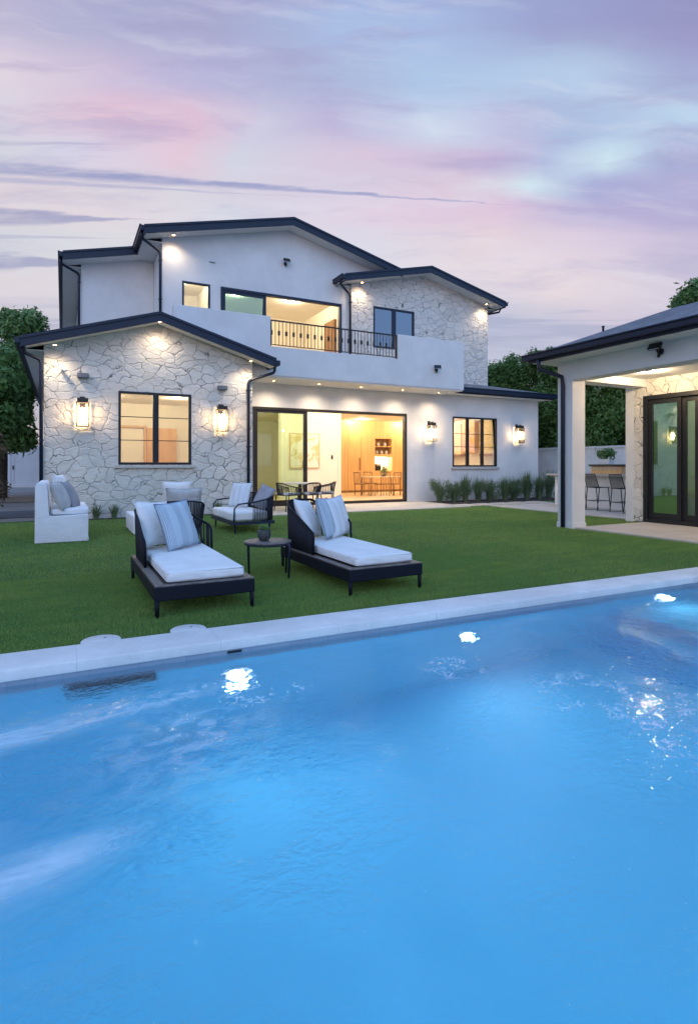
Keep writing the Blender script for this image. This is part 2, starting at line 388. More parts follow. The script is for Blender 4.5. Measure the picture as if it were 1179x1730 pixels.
def npmesh(name,verts,faces_n,k,m,parent=None,world=False):
    """verts (N,3), faces are consecutive k-gons"""
    if world and parent is not None:
        mi=np.array(chainmat(parent).inverted()); verts=verts@mi[:3,:3].T+mi[:3,3]
    me=bpy.data.meshes.new(name); n=len(verts); nf=faces_n
    me.vertices.add(n); me.vertices.foreach_set('co',verts.astype(np.float32).ravel())
    me.loops.add(nf*k); me.loops.foreach_set('vertex_index',np.arange(nf*k,dtype=np.int32))
    me.polygons.add(nf); me.polygons.foreach_set('loop_start',np.arange(0,nf*k,k,dtype=np.int32))
    me.update(calc_edges=True); me.materials.append(M[m])
    o=bpy.data.objects.new(name,me); col.objects.link(o)
    if parent is not None: o.parent=parent
    return o
def arc(cx,cy,cz,r,a0,a1,n,plane='xz'):
    o=[]
    for i in range(n+1):
        a=a0+(a1-a0)*i/n; u=r*math.cos(a); v=r*math.sin(a)
        o.append((cx+u,cy,cz+v) if plane=='xz' else ((cx,cy+u,cz+v) if plane=='yz' else (cx+u,cy+v,cz)))
    return o

def wall(name,x0,x1,z0,z1,holes,y,th,m,parent,clips=(),axis='y'):
    """wall panel in a plane of constant y (or x), with real openings, thickness th going to +axis"""
    bm=bmesh.new(); xs=sorted({x0,x1,*[h[0] for h in holes],*[h[1] for h in holes]}); zs=sorted({z0,z1,*[h[2] for h in holes],*[h[3] for h in holes]})
    vd={}
    def V(x,z):
        if (x,z) not in vd: vd[(x,z)]=bm.verts.new((x,y,z) if axis=='y' else (y,x,z))
        return vd[(x,z)]
    for i in range(len(xs)-1):
        for j in range(len(zs)-1):
            cx=(xs[i]+xs[i+1])/2; cz=(zs[j]+zs[j+1])/2
            if any(h[0]<cx<h[1] and h[2]<cz<h[3] for h in holes): continue
            bm.faces.new((V(xs[i],zs[j]),V(xs[i+1],zs[j]),V(xs[i+1],zs[j+1]),V(xs[i],zs[j+1])))
    for c,n in clips: bmesh.ops.bisect_plane(bm,geom=bm.verts[:]+bm.edges[:]+bm.faces[:],plane_co=c,plane_no=n,clear_outer=True)
    r=bmesh.ops.extrude_face_region(bm,geom=bm.faces[:]); v=[e for e in r['geom'] if isinstance(e,bmesh.types.BMVert)]
    bmesh.ops.translate(bm,verts=v,vec=(0,th,0) if axis=='y' else (th,0,0))
    b=MB(); b.bm.free(); b.bm=bm
    return b.build(name,m,parent,world=True)

def win(parent,x0,x1,z0,z1,y,panes=1,frame='black',glass='glass',bars=(),fw=.05,name='window',depth=.07,axis='y',sash=0,mull=.06,handle=False,label=None):
    """window whose frame stands just proud of the wall face at y"""
    def B(mb,a,b,c,d,e,f):
        mb.box(a,b,c,d,e,f) if axis=='y' else mb.box(c,d,a,b,e,f)
    f=MB(); ya,yb=y-.012,y+depth
    B(f,x0,x0+fw,ya,yb,z0,z1); B(f,x1-fw,x1,ya,yb,z0,z1); B(f,x0+fw,x1-fw,ya,yb,z0,z0+fw); B(f,x0+fw,x1-fw,ya,yb,z1-fw,z1)
    root=f.build(name,frame,parent,world=True)
    if label: root['label']=label
    W=(x1-x0-2*fw-mull*(panes-1))/panes
    for i in range(panes):
        a=x0+fw+i*(W+mull)
        if i<panes-1:
            g=MB(); B(g,a+W,a+W+mull,ya-.002,yb,z0+fw+.001,z1-fw-.001); g.build('mullion',frame,root,world=True)
        g=MB(); B(g,a,a+W,y+.03,y+.036,z0+fw,z1-fw); g.build('pane',glass,root,world=True)
        for bz in bars:
            zz=z0+(z1-z0)*bz; g=MB(); B(g,a,a+W,y+.018,y+.044,zz-.009,zz+.009); g.build('glazing_bar',frame,root,world=True)
    return root

def gable(parent,x0,xp,x1,z0,zp,z1,y0,y1,fh=.22,ov=.45,sides=(1,1),shing='shingle',wname='roof'):
    """gable roof with dark rake boards, gutters and a pale sloping soffit"""
    s=MB()
    for (xa,za,xb,zb) in ((x0,z0,xp,zp),(x1,z1,xp,zp)):
        s.poly([(xa,y0,za),(xb,y0,zb),(xb,y1,zb),(xa,y1,za)],-.05,(0,0,1))
    root=s.build(wname,shing,parent,world=True)
    for (xa,za,xb,zb) in ((x0,z0,xp,zp),(x1,z1,xp,zp)):
        g=MB(); g.poly([(xa,y0-.03,za-.012),(xb,y0-.03,zb-.012),(xb,y0-.03,zb-fh),(xa,y0-.03,za-fh)],.05,(0,1,0))
        # shadow-line lip of the metal edge
        g.poly([(xa,y0-.055,za+.012),(xb,y0-.055,zb+.012),(xb,y0-.055,zb-.05),(xa,y0-.055,za-.05)],.024,(0,1,0))
        g.build('rake_board','trim',root,world=True)
        g=MB(); g.poly([(xa,y0+.021,za-fh+.03),(xb,y0+.021,zb-fh+.03),(xb,y0+ov,zb-fh+.03),(xa,y0+ov,za-fh+.03)],.04,(0,0,1))
        g.build('soffit','soffit',root,world=True)
    for k,(xa,za) in enumerate(((x0,z0),(x1,z1))):
        if not sides[k]: continue
        sg=-1 if k==0 else 1
        g=MB(); # gutter: box with lip
        g.box(min(xa,xa+sg*.10),max(xa,xa+sg*.10),y0-.05,y1,za-.15,za-.02)
        g.box(min(xa+sg*.08,xa+sg*.125),max(xa+sg*.08,xa+sg*.125),y0-.06,y1,za-.035,za-.005)
        g.build('gutter','trim',root,world=True,bevel=.012)
        g=MB(); g.box(min(xa,xa-sg*ov),max(xa,xa-sg*ov),y0+ov,y1,za-fh+.02,za-fh+.05); g.build('soffit','soffit',root,world=True)
        g=MB(); g.box(min(xa-sg*.002,xa-sg*.03),max(xa-sg*.002,xa-sg*.03),y0+.03,y1,za-fh,za-.05); g.build('fascia','trim',root,world=True)
    return root
def downspout(parent,pts,r=.04):
    P=[Vector(p) for p in pts]; out=[P[0]]
    for i in range(1,len(P)-1):
        a=(P[i-1]-P[i]).normalized(); b=(P[i+1]-P[i]).normalized(); k=min(.09,(P[i-1]-P[i]).length*.4,(P[i+1]-P[i]).length*.4)
        for q in range(5):
            u=q/4; out.append((P[i]+a*k)*(1-u)**2+P[i]*2*u*(1-u)+(P[i]+b*k)*u**2)
    out.append(P[-1])
    g=MB(); g.tube(out,r,8)
    o=g.build('downspout','trim',parent,world=True)
    z0,z1=P[-1].z,P[-2].z
    for zz in np.linspace(z0+.25,z1-.25,3):
        b=MB(); b.box(P[-1].x-r*1.2,P[-1].x+r*1.2,P[-1].y-r*1.15,P[-1].y+r*1.5,zz-.015,zz+.015)
        b.build('pipe_strap','trim',o,world=True)
    return o

# ------------------------------------------------------------------ ground
def sheet(name,x0,x1,y0,y1,z,m,th=0):
    g=MB()
    if th: g.box(x0,x1,y0,y1,z-th,z)
    else: g.poly([(x0,y0,z),(x1,y0,z),(x1,y1,z),(x0,y1,z)])
    return struct(g.build(name,m))
PR=R(-1.7); PO=Vector((0,3.905,0))          # pool frame: origin on the inner coping edge
def pool(x,y,z=0): c,s=math.cos(PR),math.sin(PR); return (PO.x+x*c-y*s,PO.y+x*s+y*c,z)
PX0,PX1,PY0=-6.5,10.5,-3.95
# ground: one sheet to the horizon with the pool left open
g=MB(); O=[(-400,-400),(400,-400),(400,400),(-400,400)]; I=[pool(PX0-.2,PY0-.2),pool(PX1+.2,PY0-.2),pool(PX1+.2,.2),pool(PX0-.2,.2)]
for i in range(4):
    a,b=O[i],O[(i+1)%4]; c,d=I[i],I[(i+1)%4]
    g.poly([(a[0],a[1],-.03),(b[0],b[1],-.03),(d[0],d[1],-.03),(c[0],c[1],-.03)])
struct(g.build('ground','walk'))
# turf base under the blades
mt,t,b=mat('turf_base'); o=obj_co(t)
c=t.mix(t.smooth(t.noise(o,.8,4),.35,.7),(.085,.16,.03),(.13,.22,.045)); c=t.mix(t.smooth(t.noise(o,60,3),.4,.7),c,(.015,.035,.008))
t.l.new(c,b.inputs['Base Color']); b.inputs['Roughness'].default_value=.9; bump(t,b,t.noise(o,140,3),.8,.02); M['turfbase']=mt
g=MB(); p0=pool(PX0,.345);p1=pool(PX1,.345)
g.poly([(p0[0]-8,p0[1]+.24,0),(p1[0],p1[1],0),(p1[0],6.9,0),(8.85,6.9,0),(8.85,7.66,0),(11.35,7.66,0),(11.35,15.4,0),(4.35,15.4,0),(4.35,14.25,0),(-14.5,14.25,0)])
struct(g.build('lawn','turfbase'))
sheet('patio',4.36,10.62,12.85,15.48,.03,'slab',.06)
sheet('pavilion_patio',8.86,14.5,-1.0,7.66,.03,'slab',.06)
sheet('terrace',11.36,19,7.9,12.9,.026,'slab',.05)
for i,(a,b_) in enumerate(((10.75,11.25),(11.45,12.0),(12.2,12.75),(12.95,13.5),(13.7,14.25))):
    g=MB(); g.box(a,b_,13.12,13.85,-.02,.024)
    tag(g.build('paver','slab',bevel=.01),['pale square paver beside the patio slab end','second pale paver from the patio slab','middle pale paver of the row in front of the shrubs','fourth pale paver in front of the shrubs','rightmost pale paver of the row below the kitchen window shrubs'][i],'paver','pavers set in the grass beside the terrace')
sheet('planting_bed',10.66,16.3,14.1,15.5,.012,'soil')
sheet('planting_bed',-.4,4.34,13.72,14.06,.012,'soil')
g=MB(); g.poly([(11.36,12.92,-.004),(19,12.92,-.004),(19,14.08,-.004),(11.36,14.08,-.004)]); struct(g.build('lawn_strip','turfbase'))
sheet('side_path',-14,-.42,14.28,40,-.01,'walk')
# strips across the side path
sheet('path_band',-14,-.42,15.2,17.4,.004,concrete('dark_path_band',(.13,.12,.125)))
sheet('path_band',-14,-.42,21.5,26,.004,concrete('tan_path_band',(.34,.26,.19)))

# grass blades
def blades(xr,yr,n,h,wd,keep):
    x=rng.uniform(*xr,n); y=rng.uniform(*yr,n); k=keep(x,y); x=x[k]; y=y[k]; n=len(x)
    a=rng.uniform(0,2*PI,n); hh=h*rng.uniform(.6,1.25,n); lx=rng.normal(0,.35,n)*hh; ly=rng.normal(0,.35,n)*hh
    v=np.zeros((n,3,3)); w2=wd*rng.uniform(.7,1.3,n)/2
    v[:,0]=np.stack([x-np.cos(a)*w2,y-np.sin(a)*w2,np.zeros(n)],1); v[:,1]=np.stack([x+np.cos(a)*w2,y+np.sin(a)*w2,np.zeros(n)],1)
    v[:,2]=np.stack([x+lx,y+ly,hh],1); return v.reshape(-1,3)
def edge(x): return 4.265+math.tan(PR)*x
def keep(x,y):
    k=(y>edge(x))&~((x>8.84)&(y<7.68))&~((x>4.34)&(y>12.84)&(x<10.64))&~((x<4.4)&(y>13.72))&~(x>11.34)
    for cx,cy,rr in ((.24,4.29,.14),(.84,4.275,.14)): k&=((x-cx)**2+(y-cy)**2>rr**2)
    k&=~((x>10.6)&(y>13.05))
    # only what the photograph's side of the garden could see
    k&=(x>-2.2-.1*y)
    return k
V=[blades((-2.6,5),(4.2,7.0),330000,.020,.0045,keep),blades((-3.5,11.4),(7.0,14.0),260000,.024,.009,keep),blades((5,11.4),(3.9,7.0),120000,.022,.006,keep)]
V=np.concatenate(V)
stuff(tag(npmesh('turf_grass',V,len(V)//3,3,'turf'),'short dense green turf covering the garden between pool and house','grass'))

# ------------------------------------------------------------------ pool
mt,t,b=mat('blue_pool_plaster'); o=obj_co(t)
n=t.noise(o,.9,4,.6); c=t.mix(t.smooth(n,.3,.7),(.11,.52,.70),(.14,.57,.76)); 
t.l.new(c,b.inputs['Base Color']); b.inputs['Roughness'].default_value=.8; M['basin']=mt
mt,t,b=mat('waterline_tile'); o=obj_co(t)
br=t.new('ShaderNodeTexBrick'); t.l.new(t.map(o,(1,1,1),rot=(R(90),0,0)),br.inputs['Vector']); br.offset=0
br.inputs['Brick Width'].default_value=.15; br.inputs['Row Height'].default_value=.15; br.inputs['Scale'].default_value=1; br.inputs['Mortar Size'].default_value=.004
br.inputs['Color1'].default_value=(.27,.32,.40,1); br.inputs['Color2'].default_value=(.30,.35,.43,1); br.inputs['Mortar'].default_value=(.24,.29,.36,1)
t.l.new(br.outputs['Color'],b.inputs['Base Color']); b.inputs['Roughness'].default_value=.3; M['tile']=mt
WZ=-.085; FZ=-1.35
def pbox(mb,x0,x1,y0,y1,z0,z1):
    mb.obox(pool((x0+x1)/2,(y0+y1)/2,(z0+z1)/2),(x1-x0,y1-y0,z1-z0),Matrix.Rotation(PR,3,'Z'))
g=MB()
pbox(g,PX0-.2,PX1+.2,.0,.2,FZ-.1,-.22); pbox(g,PX0-.2,PX1+.2,PY0-.2,PY0,FZ-.1,-.22)
pbox(g,PX0-.2,PX0,PY0,0,FZ-.1,-.22); pbox(g,PX1,PX1+.2,PY0,0,FZ-.1,-.22); pbox(g,PX0-.2,PX1+.2,PY0-.2,.2,FZ-.3,FZ-.1-.001)
pbox(g,PX0,PX1,PY0,0,FZ-.1,FZ)
pbox(g,4.62,PX1,PY0,0,FZ,-.92); pbox(g,4.92,PX1,PY0,0,-.92,-.55)
struct(g.build('pool_basin','basin',bevel=.012))
M['risershade']=simple('painted_riser_shade',(.08,.38,.62),.4,0,.1,14,.05)  # shade on the step risers, put into the colour of thin strips
g=MB(); pbox(g,4.612,4.619,PY0,-.001,-1.349,-.925); pbox(g,4.912,4.919,PY0,-.001,-.919,-.555); struct(g.build('riser_shade_strips','risershade'))
g=MB(); pbox(g,PX0-.2,PX1+.2,.0,.2,-.2195,-.055); pbox(g,PX0-.2,PX1+.2,PY0-.2,PY0,-.2195,-.055); pbox(g,PX0-.2,PX0,PY0,0,-.2195,-.055); pbox(g,PX1,PX1+.2,PY0,0,-.2195,-.055)
struct(g.build('pool_tile_band','tile'))
g=MB(); pbox(g,PX0-.35,PX1+.35,-.015,.345,-.054,.018); pbox(g,PX0-.35,PX1+.35,PY0-.345,PY0+.015,-.054,.018); pbox(g,PX0-.35,PX0+.015,PY0+.016,-.016,-.054,.018); pbox(g,PX1-.015,PX1+.35,PY0+.016,-.016,-.054,.018)
struct(g.build('pool_coping','coping',bevel=.009,seg=3))
# water surface
m=bpy.data.materials.new('pool_water'); m.use_nodes=True; t=NT(m.node_tree); b=t.n['Principled BSDF']; o=obj_co(t)
b.inputs['Base Color'].default_value=(.80,.93,1,1); b.inputs['Roughness'].default_value=.0; b.inputs['IOR'].default_value=1.33; b.inputs['Transmission Weight'].default_value=1
sp=t.new('ShaderNodeSeparateXYZ'); t.l.new(o,sp.inputs[0])
sw=t.noise(o,.8,3,.5); fine=t.noise(t.map(o,(1,1.6,1)),9,3,.55,.8); tiny=t.noise(t.map(o,(1,1.3,1)),26,3,.6,.6)
# choppy patches: returns at the left, spillway at the right
pl=t.smooth(sp.outputs[0],1.9,.2); pr=t.smooth(sp.outputs[0],2.4,4.4); patch=t.math('MAXIMUM',pl,pr)
patch=t.math('MULTIPLY',patch,t.smooth(t.noise(o,1.3,3,.55),.38,.62))
h=t.math('ADD',t.math('MULTIPLY',sw,1.2),t.math('MULTIPLY',t.math('ADD',.10,t.math('MULTIPLY',patch,1.0)),t.math('ADD',t.math('MULTIPLY',fine,.8),t.math('MULTIPLY',tiny,.75))))
bump(t,b,h,.8,.035)
# churned, aerated water where the wall returns blow in from the left, and painted sparkle by the steps
def blob(cx,cy,rx,ry,rot=0):
    px=t.math('SUBTRACT',sp.outputs[0],cx); py=t.math('SUBTRACT',sp.outputs[1],cy); c_,s_=math.cos(rot),math.sin(rot)
    u=t.math('DIVIDE',t.math('ADD',t.math('MULTIPLY',px,c_),t.math('MULTIPLY',py,s_)),rx); v=t.math('DIVIDE',t.math('SUBTRACT',t.math('MULTIPLY',py,c_),t.math('MULTIPLY',px,s_)),ry)
    return t.smooth(t.math('SQRT',t.math('ADD',t.math('MULTIPLY',u,u),t.math('MULTIPLY',v,v))),1.0,.0)
wn=t.noise(t.map(o,(2.2,9,1),rot=(0,0,R(-14))),1.4,5,.6,.5); wn2=t.noise(t.map(o,(1,1.4,1)),7,5,.65,.6)
soft=t.math('MAXIMUM',blob(-.26,3.16,.66,.20,R(8)),blob(-.12,2.09,.52,.19,R(10)))
soft=t.math('MULTIPLY',soft,t.math('ADD',.5,t.math('MULTIPLY',t.smooth(wn,.35,.65),.55)))
plume=t.math('MAXIMUM',blob(.45,3.28,.75,.20,R(14)),t.math('MULTIPLY',blob(.55,2.75,.7,.55,R(30)),.8))
plume=t.math('MULTIPLY',t.math('MULTIPLY',plume,t.smooth(wn2,.42,.62)),.5)
jet=t.math('MULTIPLY',blob(.2,3.20,1.0,.06,R(12)),.45)
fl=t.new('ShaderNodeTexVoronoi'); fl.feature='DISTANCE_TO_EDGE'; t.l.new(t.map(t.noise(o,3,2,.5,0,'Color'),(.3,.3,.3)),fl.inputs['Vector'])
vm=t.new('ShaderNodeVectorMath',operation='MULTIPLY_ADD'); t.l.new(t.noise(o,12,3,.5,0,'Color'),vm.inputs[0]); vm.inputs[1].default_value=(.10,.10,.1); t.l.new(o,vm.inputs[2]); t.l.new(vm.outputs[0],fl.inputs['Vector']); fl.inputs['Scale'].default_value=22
glint=t.math('MULTIPLY',t.smooth(fl.outputs['Distance'],.15,.0),t.smooth(t.noise(o,7,4,.7),.46,.58))  # sparkle of the ripples, painted as white specks on the surface
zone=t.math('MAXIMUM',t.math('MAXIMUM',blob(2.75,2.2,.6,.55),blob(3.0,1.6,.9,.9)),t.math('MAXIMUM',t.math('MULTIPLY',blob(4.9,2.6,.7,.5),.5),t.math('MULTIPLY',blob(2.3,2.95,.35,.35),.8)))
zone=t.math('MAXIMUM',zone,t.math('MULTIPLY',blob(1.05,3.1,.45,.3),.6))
glint=t.math('MULTIPLY',t.math('MULTIPLY',glint,t.smooth(zone,.0,.6)),.72)
foam_glint=t.math('MAXIMUM',t.math('MAXIMUM',t.math('MULTIPLY',soft,.95),plume),t.math('MAXIMUM',jet,glint),clamp=True)
df=t.new('ShaderNodeBsdfDiffuse'); df.inputs[0].default_value=(.90,.93,.97,1)
tl=t.new('ShaderNodeBsdfTranslucent'); tl.inputs[0].default_value=(.90,.95,1,1)
m1=t.new('ShaderNodeMixShader'); m1.inputs[0].default_value=.5; t.l.new(df.outputs[0],m1.inputs[1]); t.l.new(tl.outputs[0],m1.inputs[2])
m2=t.new('ShaderNodeMixShader'); t.l.new(foam_glint,m2.inputs[0]); t.l.new(b.outputs[0],m2.inputs[1]); t.l.new(m1.outputs[0],m2.inputs[2]); t.l.new(m2.outputs[0],t.n['Material Output'].inputs[0])
M['water']=m
g=MB(); g.poly([pool(PX0,PY0,WZ),pool(PX1,PY0,WZ),pool(PX1,-.001,WZ),pool(PX0,-.001,WZ)])
struct(g.build('water','water'))
# underwater lights; those in the near wall are added, unseen, to brighten the water
def pool_light(x,z,side,label,e=1.0,sc_=1.0):
    r=thing('pool_light',label,'pool light',pool(x,(-.004 if side>0 else PY0+.004),z),PR+(0 if side>0 else PI),'underwater lamps set in the pool wall')
    g=MB(); 
    ring=[(.075*math.cos(a),-.012,.075*math.sin(a)) for a in [2*PI*i/24 for i in range(24)]]
    g.tube(ring,.014,8,closed=True); g.build('trim_ring','steel',r)
    g=MB(); n=24
    vs=[g.bm.verts.new((0.065*math.cos(2*PI*i/n),-.022,0.065*math.sin(2*PI*i/n))) for i in range(n)]; g.bm.faces.new(vs)
    vs2=[g.bm.verts.new((0.065*math.cos(2*PI*i/n),-.001,0.065*math.sin(2*PI*i/n))) for i in range(n)]; g.bm.faces.new(vs2[::-1])
    for i in range(n): g.bm.faces.new((vs[i],vs2[i],vs2[(i+1)%n],vs[(i+1)%n]))
    g.build('lens','poollens',r)
    lamp('pool_light_glow','SPOT',(0,-.04,0),29*e,(.64,.82,1),.03,(R(80),0,PI),165,.9,r)
    r.scale=(sc_,)*3
    return r
pool_light(1.09,-.50,1,'brightest underwater pool lamp below the left lounger')
pool_light(3.08,-.52,1,'middle underwater pool lamp below the right lounger',1.0,.72)
pool_light(5.60,-.29,1,'small far pool lamp above the pool steps on the right',.4,.6)
for i,x in enumerate((-4.2,-1.4,1.4,4.0)): pool_light(x,-.52,-1,['unseen lamp added in the near pool wall, leftmost','unseen lamp added in the near pool wall, second from the left','unseen lamp added in the near pool wall, third from the left','unseen lamp added in the near pool wall, closest to the steps'][i],1.0)
# skimmer mouth and return slot in the far wall
def slot(x0,x1,z0,z1,label,cat):
    r=MB(); pbox(r,x0,x1,-.012,-.002,z0,z1); o=r.build(cat.replace(' ','_'),'black'); return tag(o,label,cat)
slot(.02,.55,-.35,-.20,'long dark skimmer mouth under the coping at the left','skimmer mouth')
slot(1.03,1.13,-.078,-.064,'small dark overflow slot just under the coping above the bright lamp','overflow slot')
for k,(x,y) in enumerate(((.24,4.29),(.84,4.275))):
    g=MB(); g.lathe([(.0,.013),(.128,.013),(.131,.010),(.132,-.01)],(0,0,0),40)
    o=g.build('round_cover','coping'); o.location=(x,y,0); tag(o,['round white skimmer cover on the lawn edge, the one nearer the left frame','round white skimmer cover on the lawn edge below the left lounger'][k],'skimmer cover','round skimmer covers at the coping')
    g=MB(); g.lathe([(.0,.0145),(.011,.0145),(.011,.012)],(.03,.05,0),12); g.build('finger_hole','walk',o)

# ------------------------------------------------------------------ house
H=thing('house','white two storey house with flagstone gables, dark trim and lit windows behind the lawn','house',(6.5,15.5,0))
# -- lower left stone wing (gable)
ZL=lambda x:4.82-.305*abs(x-2.03)-.20
def clipg(xp,zp,sl,off,y):  # clip planes of a gable
    return [((xp,y,zp-off),(sl,0,1)),((xp,y,zp-off),(-sl,0,1))]
wall('stone_gable_wall',-.37,4.39,-.05,4.75,[(1.16,2.83,1.25,2.98)],14.05,.25,'stone',H,clipg(2.03,4.82,.305,.19,14))
wall('side_wall',14.30,30,-.05,3.75,[],-.36,.25,'stucco',H,axis='x')
wall('side_wall',14.30,15.5,-.05,4.0,[],4.13,.25,'stone',H,axis='x')
rf=gable(H,-.80,2.03,4.88,3.955,4.82,3.975,13.6,30,.215,.46,(1,0))
# small gutter return at the right tip of the gable
g=MB(); g.box(4.86,4.98,13.54,14.3,3.80,3.93); g.build('gutter','trim',rf,world=True,bevel=.012)
sw_=win(H,1.16,2.83,1.25,2.98,14.05,2,'black','glass',(.335,.655),.055,mull=.13)
g=MB(); g.box(1.08,2.91,13.985,14.049,1.165,1.235); g.build('sill','sill',sw_,world=True,bevel=.008)
downspout(H,[(-.74,13.72,3.80),(-.74,13.80,3.66),(-.42,13.99,3.56),(-.42,13.99,.02)])
downspout(H,[(4.92,13.80,3.80),(4.92,13.84,3.66),(4.27,13.99,3.42),(4.27,13.99,.02)])
# -- main ground floor wall
wall('front_wall',4.38,16.02,-.05,3.72,[(4.86,10.10,.03,2.93),(11.99,13.98,1.18,2.92)],15.5,.22,'stucco',H)
wall('side_wall',15.72,26,-.05,3.75,[],15.80,.22,'stucco',H,axis='x')
kw=win(H,11.99,13.98,1.18,2.92,15.5,3,'black','glass',(.40,.66),.055,mull=.10)
g=MB(); g.box(11.92,14.05,15.43,15.499,1.09,1.165); g.build('sill','sill',kw,world=True,bevel=.008)
# sliding doors: outer frame, one fixed tinted leaf; the right-hand leaf stands open
g=MB(); y0,y1=15.47,15.62
g.box(4.86,10.10,y0,y1,2.85,2.93); g.box(4.86,4.94,y0,y1,.03,2.85); g.box(10.02,10.10,y0,y1,.03,2.85); g.box(4.94,10.02,y0,y1,.031,.115)
sd=g.build('sliding_door','bronze',H,world=True,bevel=.004)
g=MB(); g.box(6.44,6.56,15.50,15.56,.116,2.849); g.box(4.941,5.0,15.50,15.56,.116,2.849); g.box(5.0,6.44,15.50,15.56,.116,.20); g.box(5.0,6.44,15.50,15.56,2.77,2.849)
g.build('door_leaf','bronze',sd,world=True)
g=MB(); g.box(5.0,6.44,15.525,15.533,.20,2.77); g.build('pane','glassgreen',sd,world=True)
# -- right lean-to / hip roof over the kitchen
g=MB(); E1=(11.56,14.98,3.86); E2=(16.33,14.98,3.86); P2=(14.3,17.2,4.42); P1=(11.56,17.2,4.42); E3=(16.33,26,3.86); P3=(14.3,26,4.42)
g.poly([E1,E2,P2,P1],-.05); g.poly([E2,E3,P3,P2],-.05)
r2=g.build('roof','shingle',H,world=True)
g=MB(); g.box(11.54,16.35,14.90,14.98,3.70,3.85); g.box(16.33,16.41,14.90,26,3.70,3.85); g.box(11.54,16.43,14.875,14.915,3.835,3.868); g.build('gutter','trim',r2,world=True,bevel=.01)
g=MB(); g.box(11.54,16.31,14.985,15.01,3.655,3.80); g.build('fascia','trim',r2,world=True)
g=MB(); g.box(11.54,16.32,15.012,15.49,3.66,3.70); g.box(16.03,16.32,15.495,26,3.66,3.70); g.build('soffit','soffit',r2,world=True)
# -- balcony
bal=MB(); bal.poly([(2.45,14.3,3.66),(11.52,14.3,3.66),(11.52,14.3,5.20),(9.02,14.3,5.20),(9.02,14.3,4.45),(4.98,14.3,4.45),(4.98,14.3,5.25),(2.45,14.3,5.25)],.2,(0,1,0))
bal=bal.build('balcony_parapet','stucco',H,world=True,bevel=.012)
g=MB(); g.box(11.30,11.50,14.49,16.84,3.68,5.19); g.build('parapet_return','stucco',bal,world=True)
g=MB(); g.box(4.4,11.31,14.501,17,4.0,4.22); g.build('balcony_floor','walk',bal,world=True)
g=MB(); g.box(4.36,11.50,14.33,15.49,3.625,3.659); g.build('balcony_soffit','soffit',bal,world=True)
g=MB(); g.box(4.98,9.02,14.36,14.40,5.15,5.185); g.box(4.98,9.02,14.365,14.395,4.50,4.52)
ra=g.build('railing','black',bal,world=True)
nb=38; bx=[4.98+(9.02-4.98)*(i+.5)/nb for i in range(nb)]
for i,x in enumerate(bx):
    g=MB(); g.box(x-.007,x+.007,14.373,14.387,4.52,5.15)
    if i%2==0: g.box(x-.028,x+.028,14.362,14.398,4.78,4.90)
    g.build('baluster','black',ra,world=True)
for x in (5.00,9.0):
    g=MB(); g.box(x-.018,x+.018,14.36,14.40,4.452,5.15); g.build('railing_post','black',ra,world=True)
# -- main upper volume
wall('upper_gable_wall',2.59,9.0,3.7,9.0,[(3.16,3.99,5.62,6.73),(4.31,8.44,4.22,6.72)],17.0,.22,'stucco',H,clipg(6.5,9.06,.2478,.17,17))
wall('upper_gable_wall',9.001,10.5,7.2,9.0,[],17.0,.22,'stucco',H,[((6.5,17,8.89),(.2478,0,1))])
wall('return_wall',17.22,18.75,3.7,7.98,[],2.595,.22,'stucco',H,axis='x')
wall('wing_wall',.5,2.59,3.5,8.3,[],18.75,.22,'stucco',H,[((6.5,18,9.06-.17),(-.2478,0,1))])
wall('side_wall',18.97,30,3.5,7.42,[],.505,.22,'stucco',H,axis='x')
mr=gable(H,2.02,6.5,10.55,7.95,9.06,8.056,16.45,30,.235,.54,(0,0))
# the same roof plane carried down over the set-back wing
g=MB(); g.poly([(0,18.2,7.454),(2.02,18.2,7.95),(2.02,30,7.95),(0,30,7.454)],-.05); wr=g.build('roof','shingle',H,world=True)
g=MB(); g.poly([(0,18.17,7.44),(2.02,18.17,7.94),(2.02,18.17,7.72),(0,18.17,7.22)],.05,(0,1,0)); g.poly([(0,18.145,7.468),(2.02,18.145,7.965),(2.02,18.145,7.90),(0,18.145,7.404)],.024,(0,1,0)); g.build('rake_board','trim',wr,world=True)
g=MB(); g.poly([(0,18.221,7.25),(2.5,18.221,7.86),(2.5,18.76,7.86),(0,18.76,7.25)],-.04); g.build('soffit','soffit',wr,world=True)
g=MB(); g.box(-.10,0,18.15,30,7.30,7.44); g.box(-.125,-.08,18.14,30,7.42,7.452); g.build('gutter','trim',wr,world=True,bevel=.012)
g=MB(); g.box(.0,.5,18.77,30,7.22,7.25); g.build('soffit','soffit',wr,world=True)
g=MB(); g.box(1.92,2.02,16.40,18.25,7.80,7.94); g.box(1.895,1.94,16.39,18.25,7.92,7.955); g.build('gutter','trim',mr,world=True,bevel=.012)
g=MB(); g.box(2.023,2.05,16.48,18.22,7.715,7.90); g.build('fascia','trim',mr,world=True)
g=MB(); g.box(2.05,2.594,16.99,18.76,7.735,7.765); g.build('soffit','soffit',mr,world=True)
downspout(H,[(1.99,16.60,7.80),(1.99,16.66,7.66),(2.53,16.95,7.46),(2.53,16.95,4.7)])
downspout(H,[(-.05,18.4,7.30),(-.05,18.44,7.18),(.44,18.70,7.02),(.44,18.70,3.9)])
win(H,3.16,3.99,5.62,6.73,17.0,1,'trim','glass',(.30,),.055)
g=MB(); y0,y1=16.97,17.12
g.box(4.31,8.44,y0,y1,6.64,6.72); g.box(4.31,4.39,y0,y1,4.22,6.64); g.box(8.37,8.44,y0,y1,4.22,6.64); g.box(4.39,8.37,y0,y1,4.221,4.28)
ud=g.build('sliding_door','trim',H,world=True,bevel=.004)
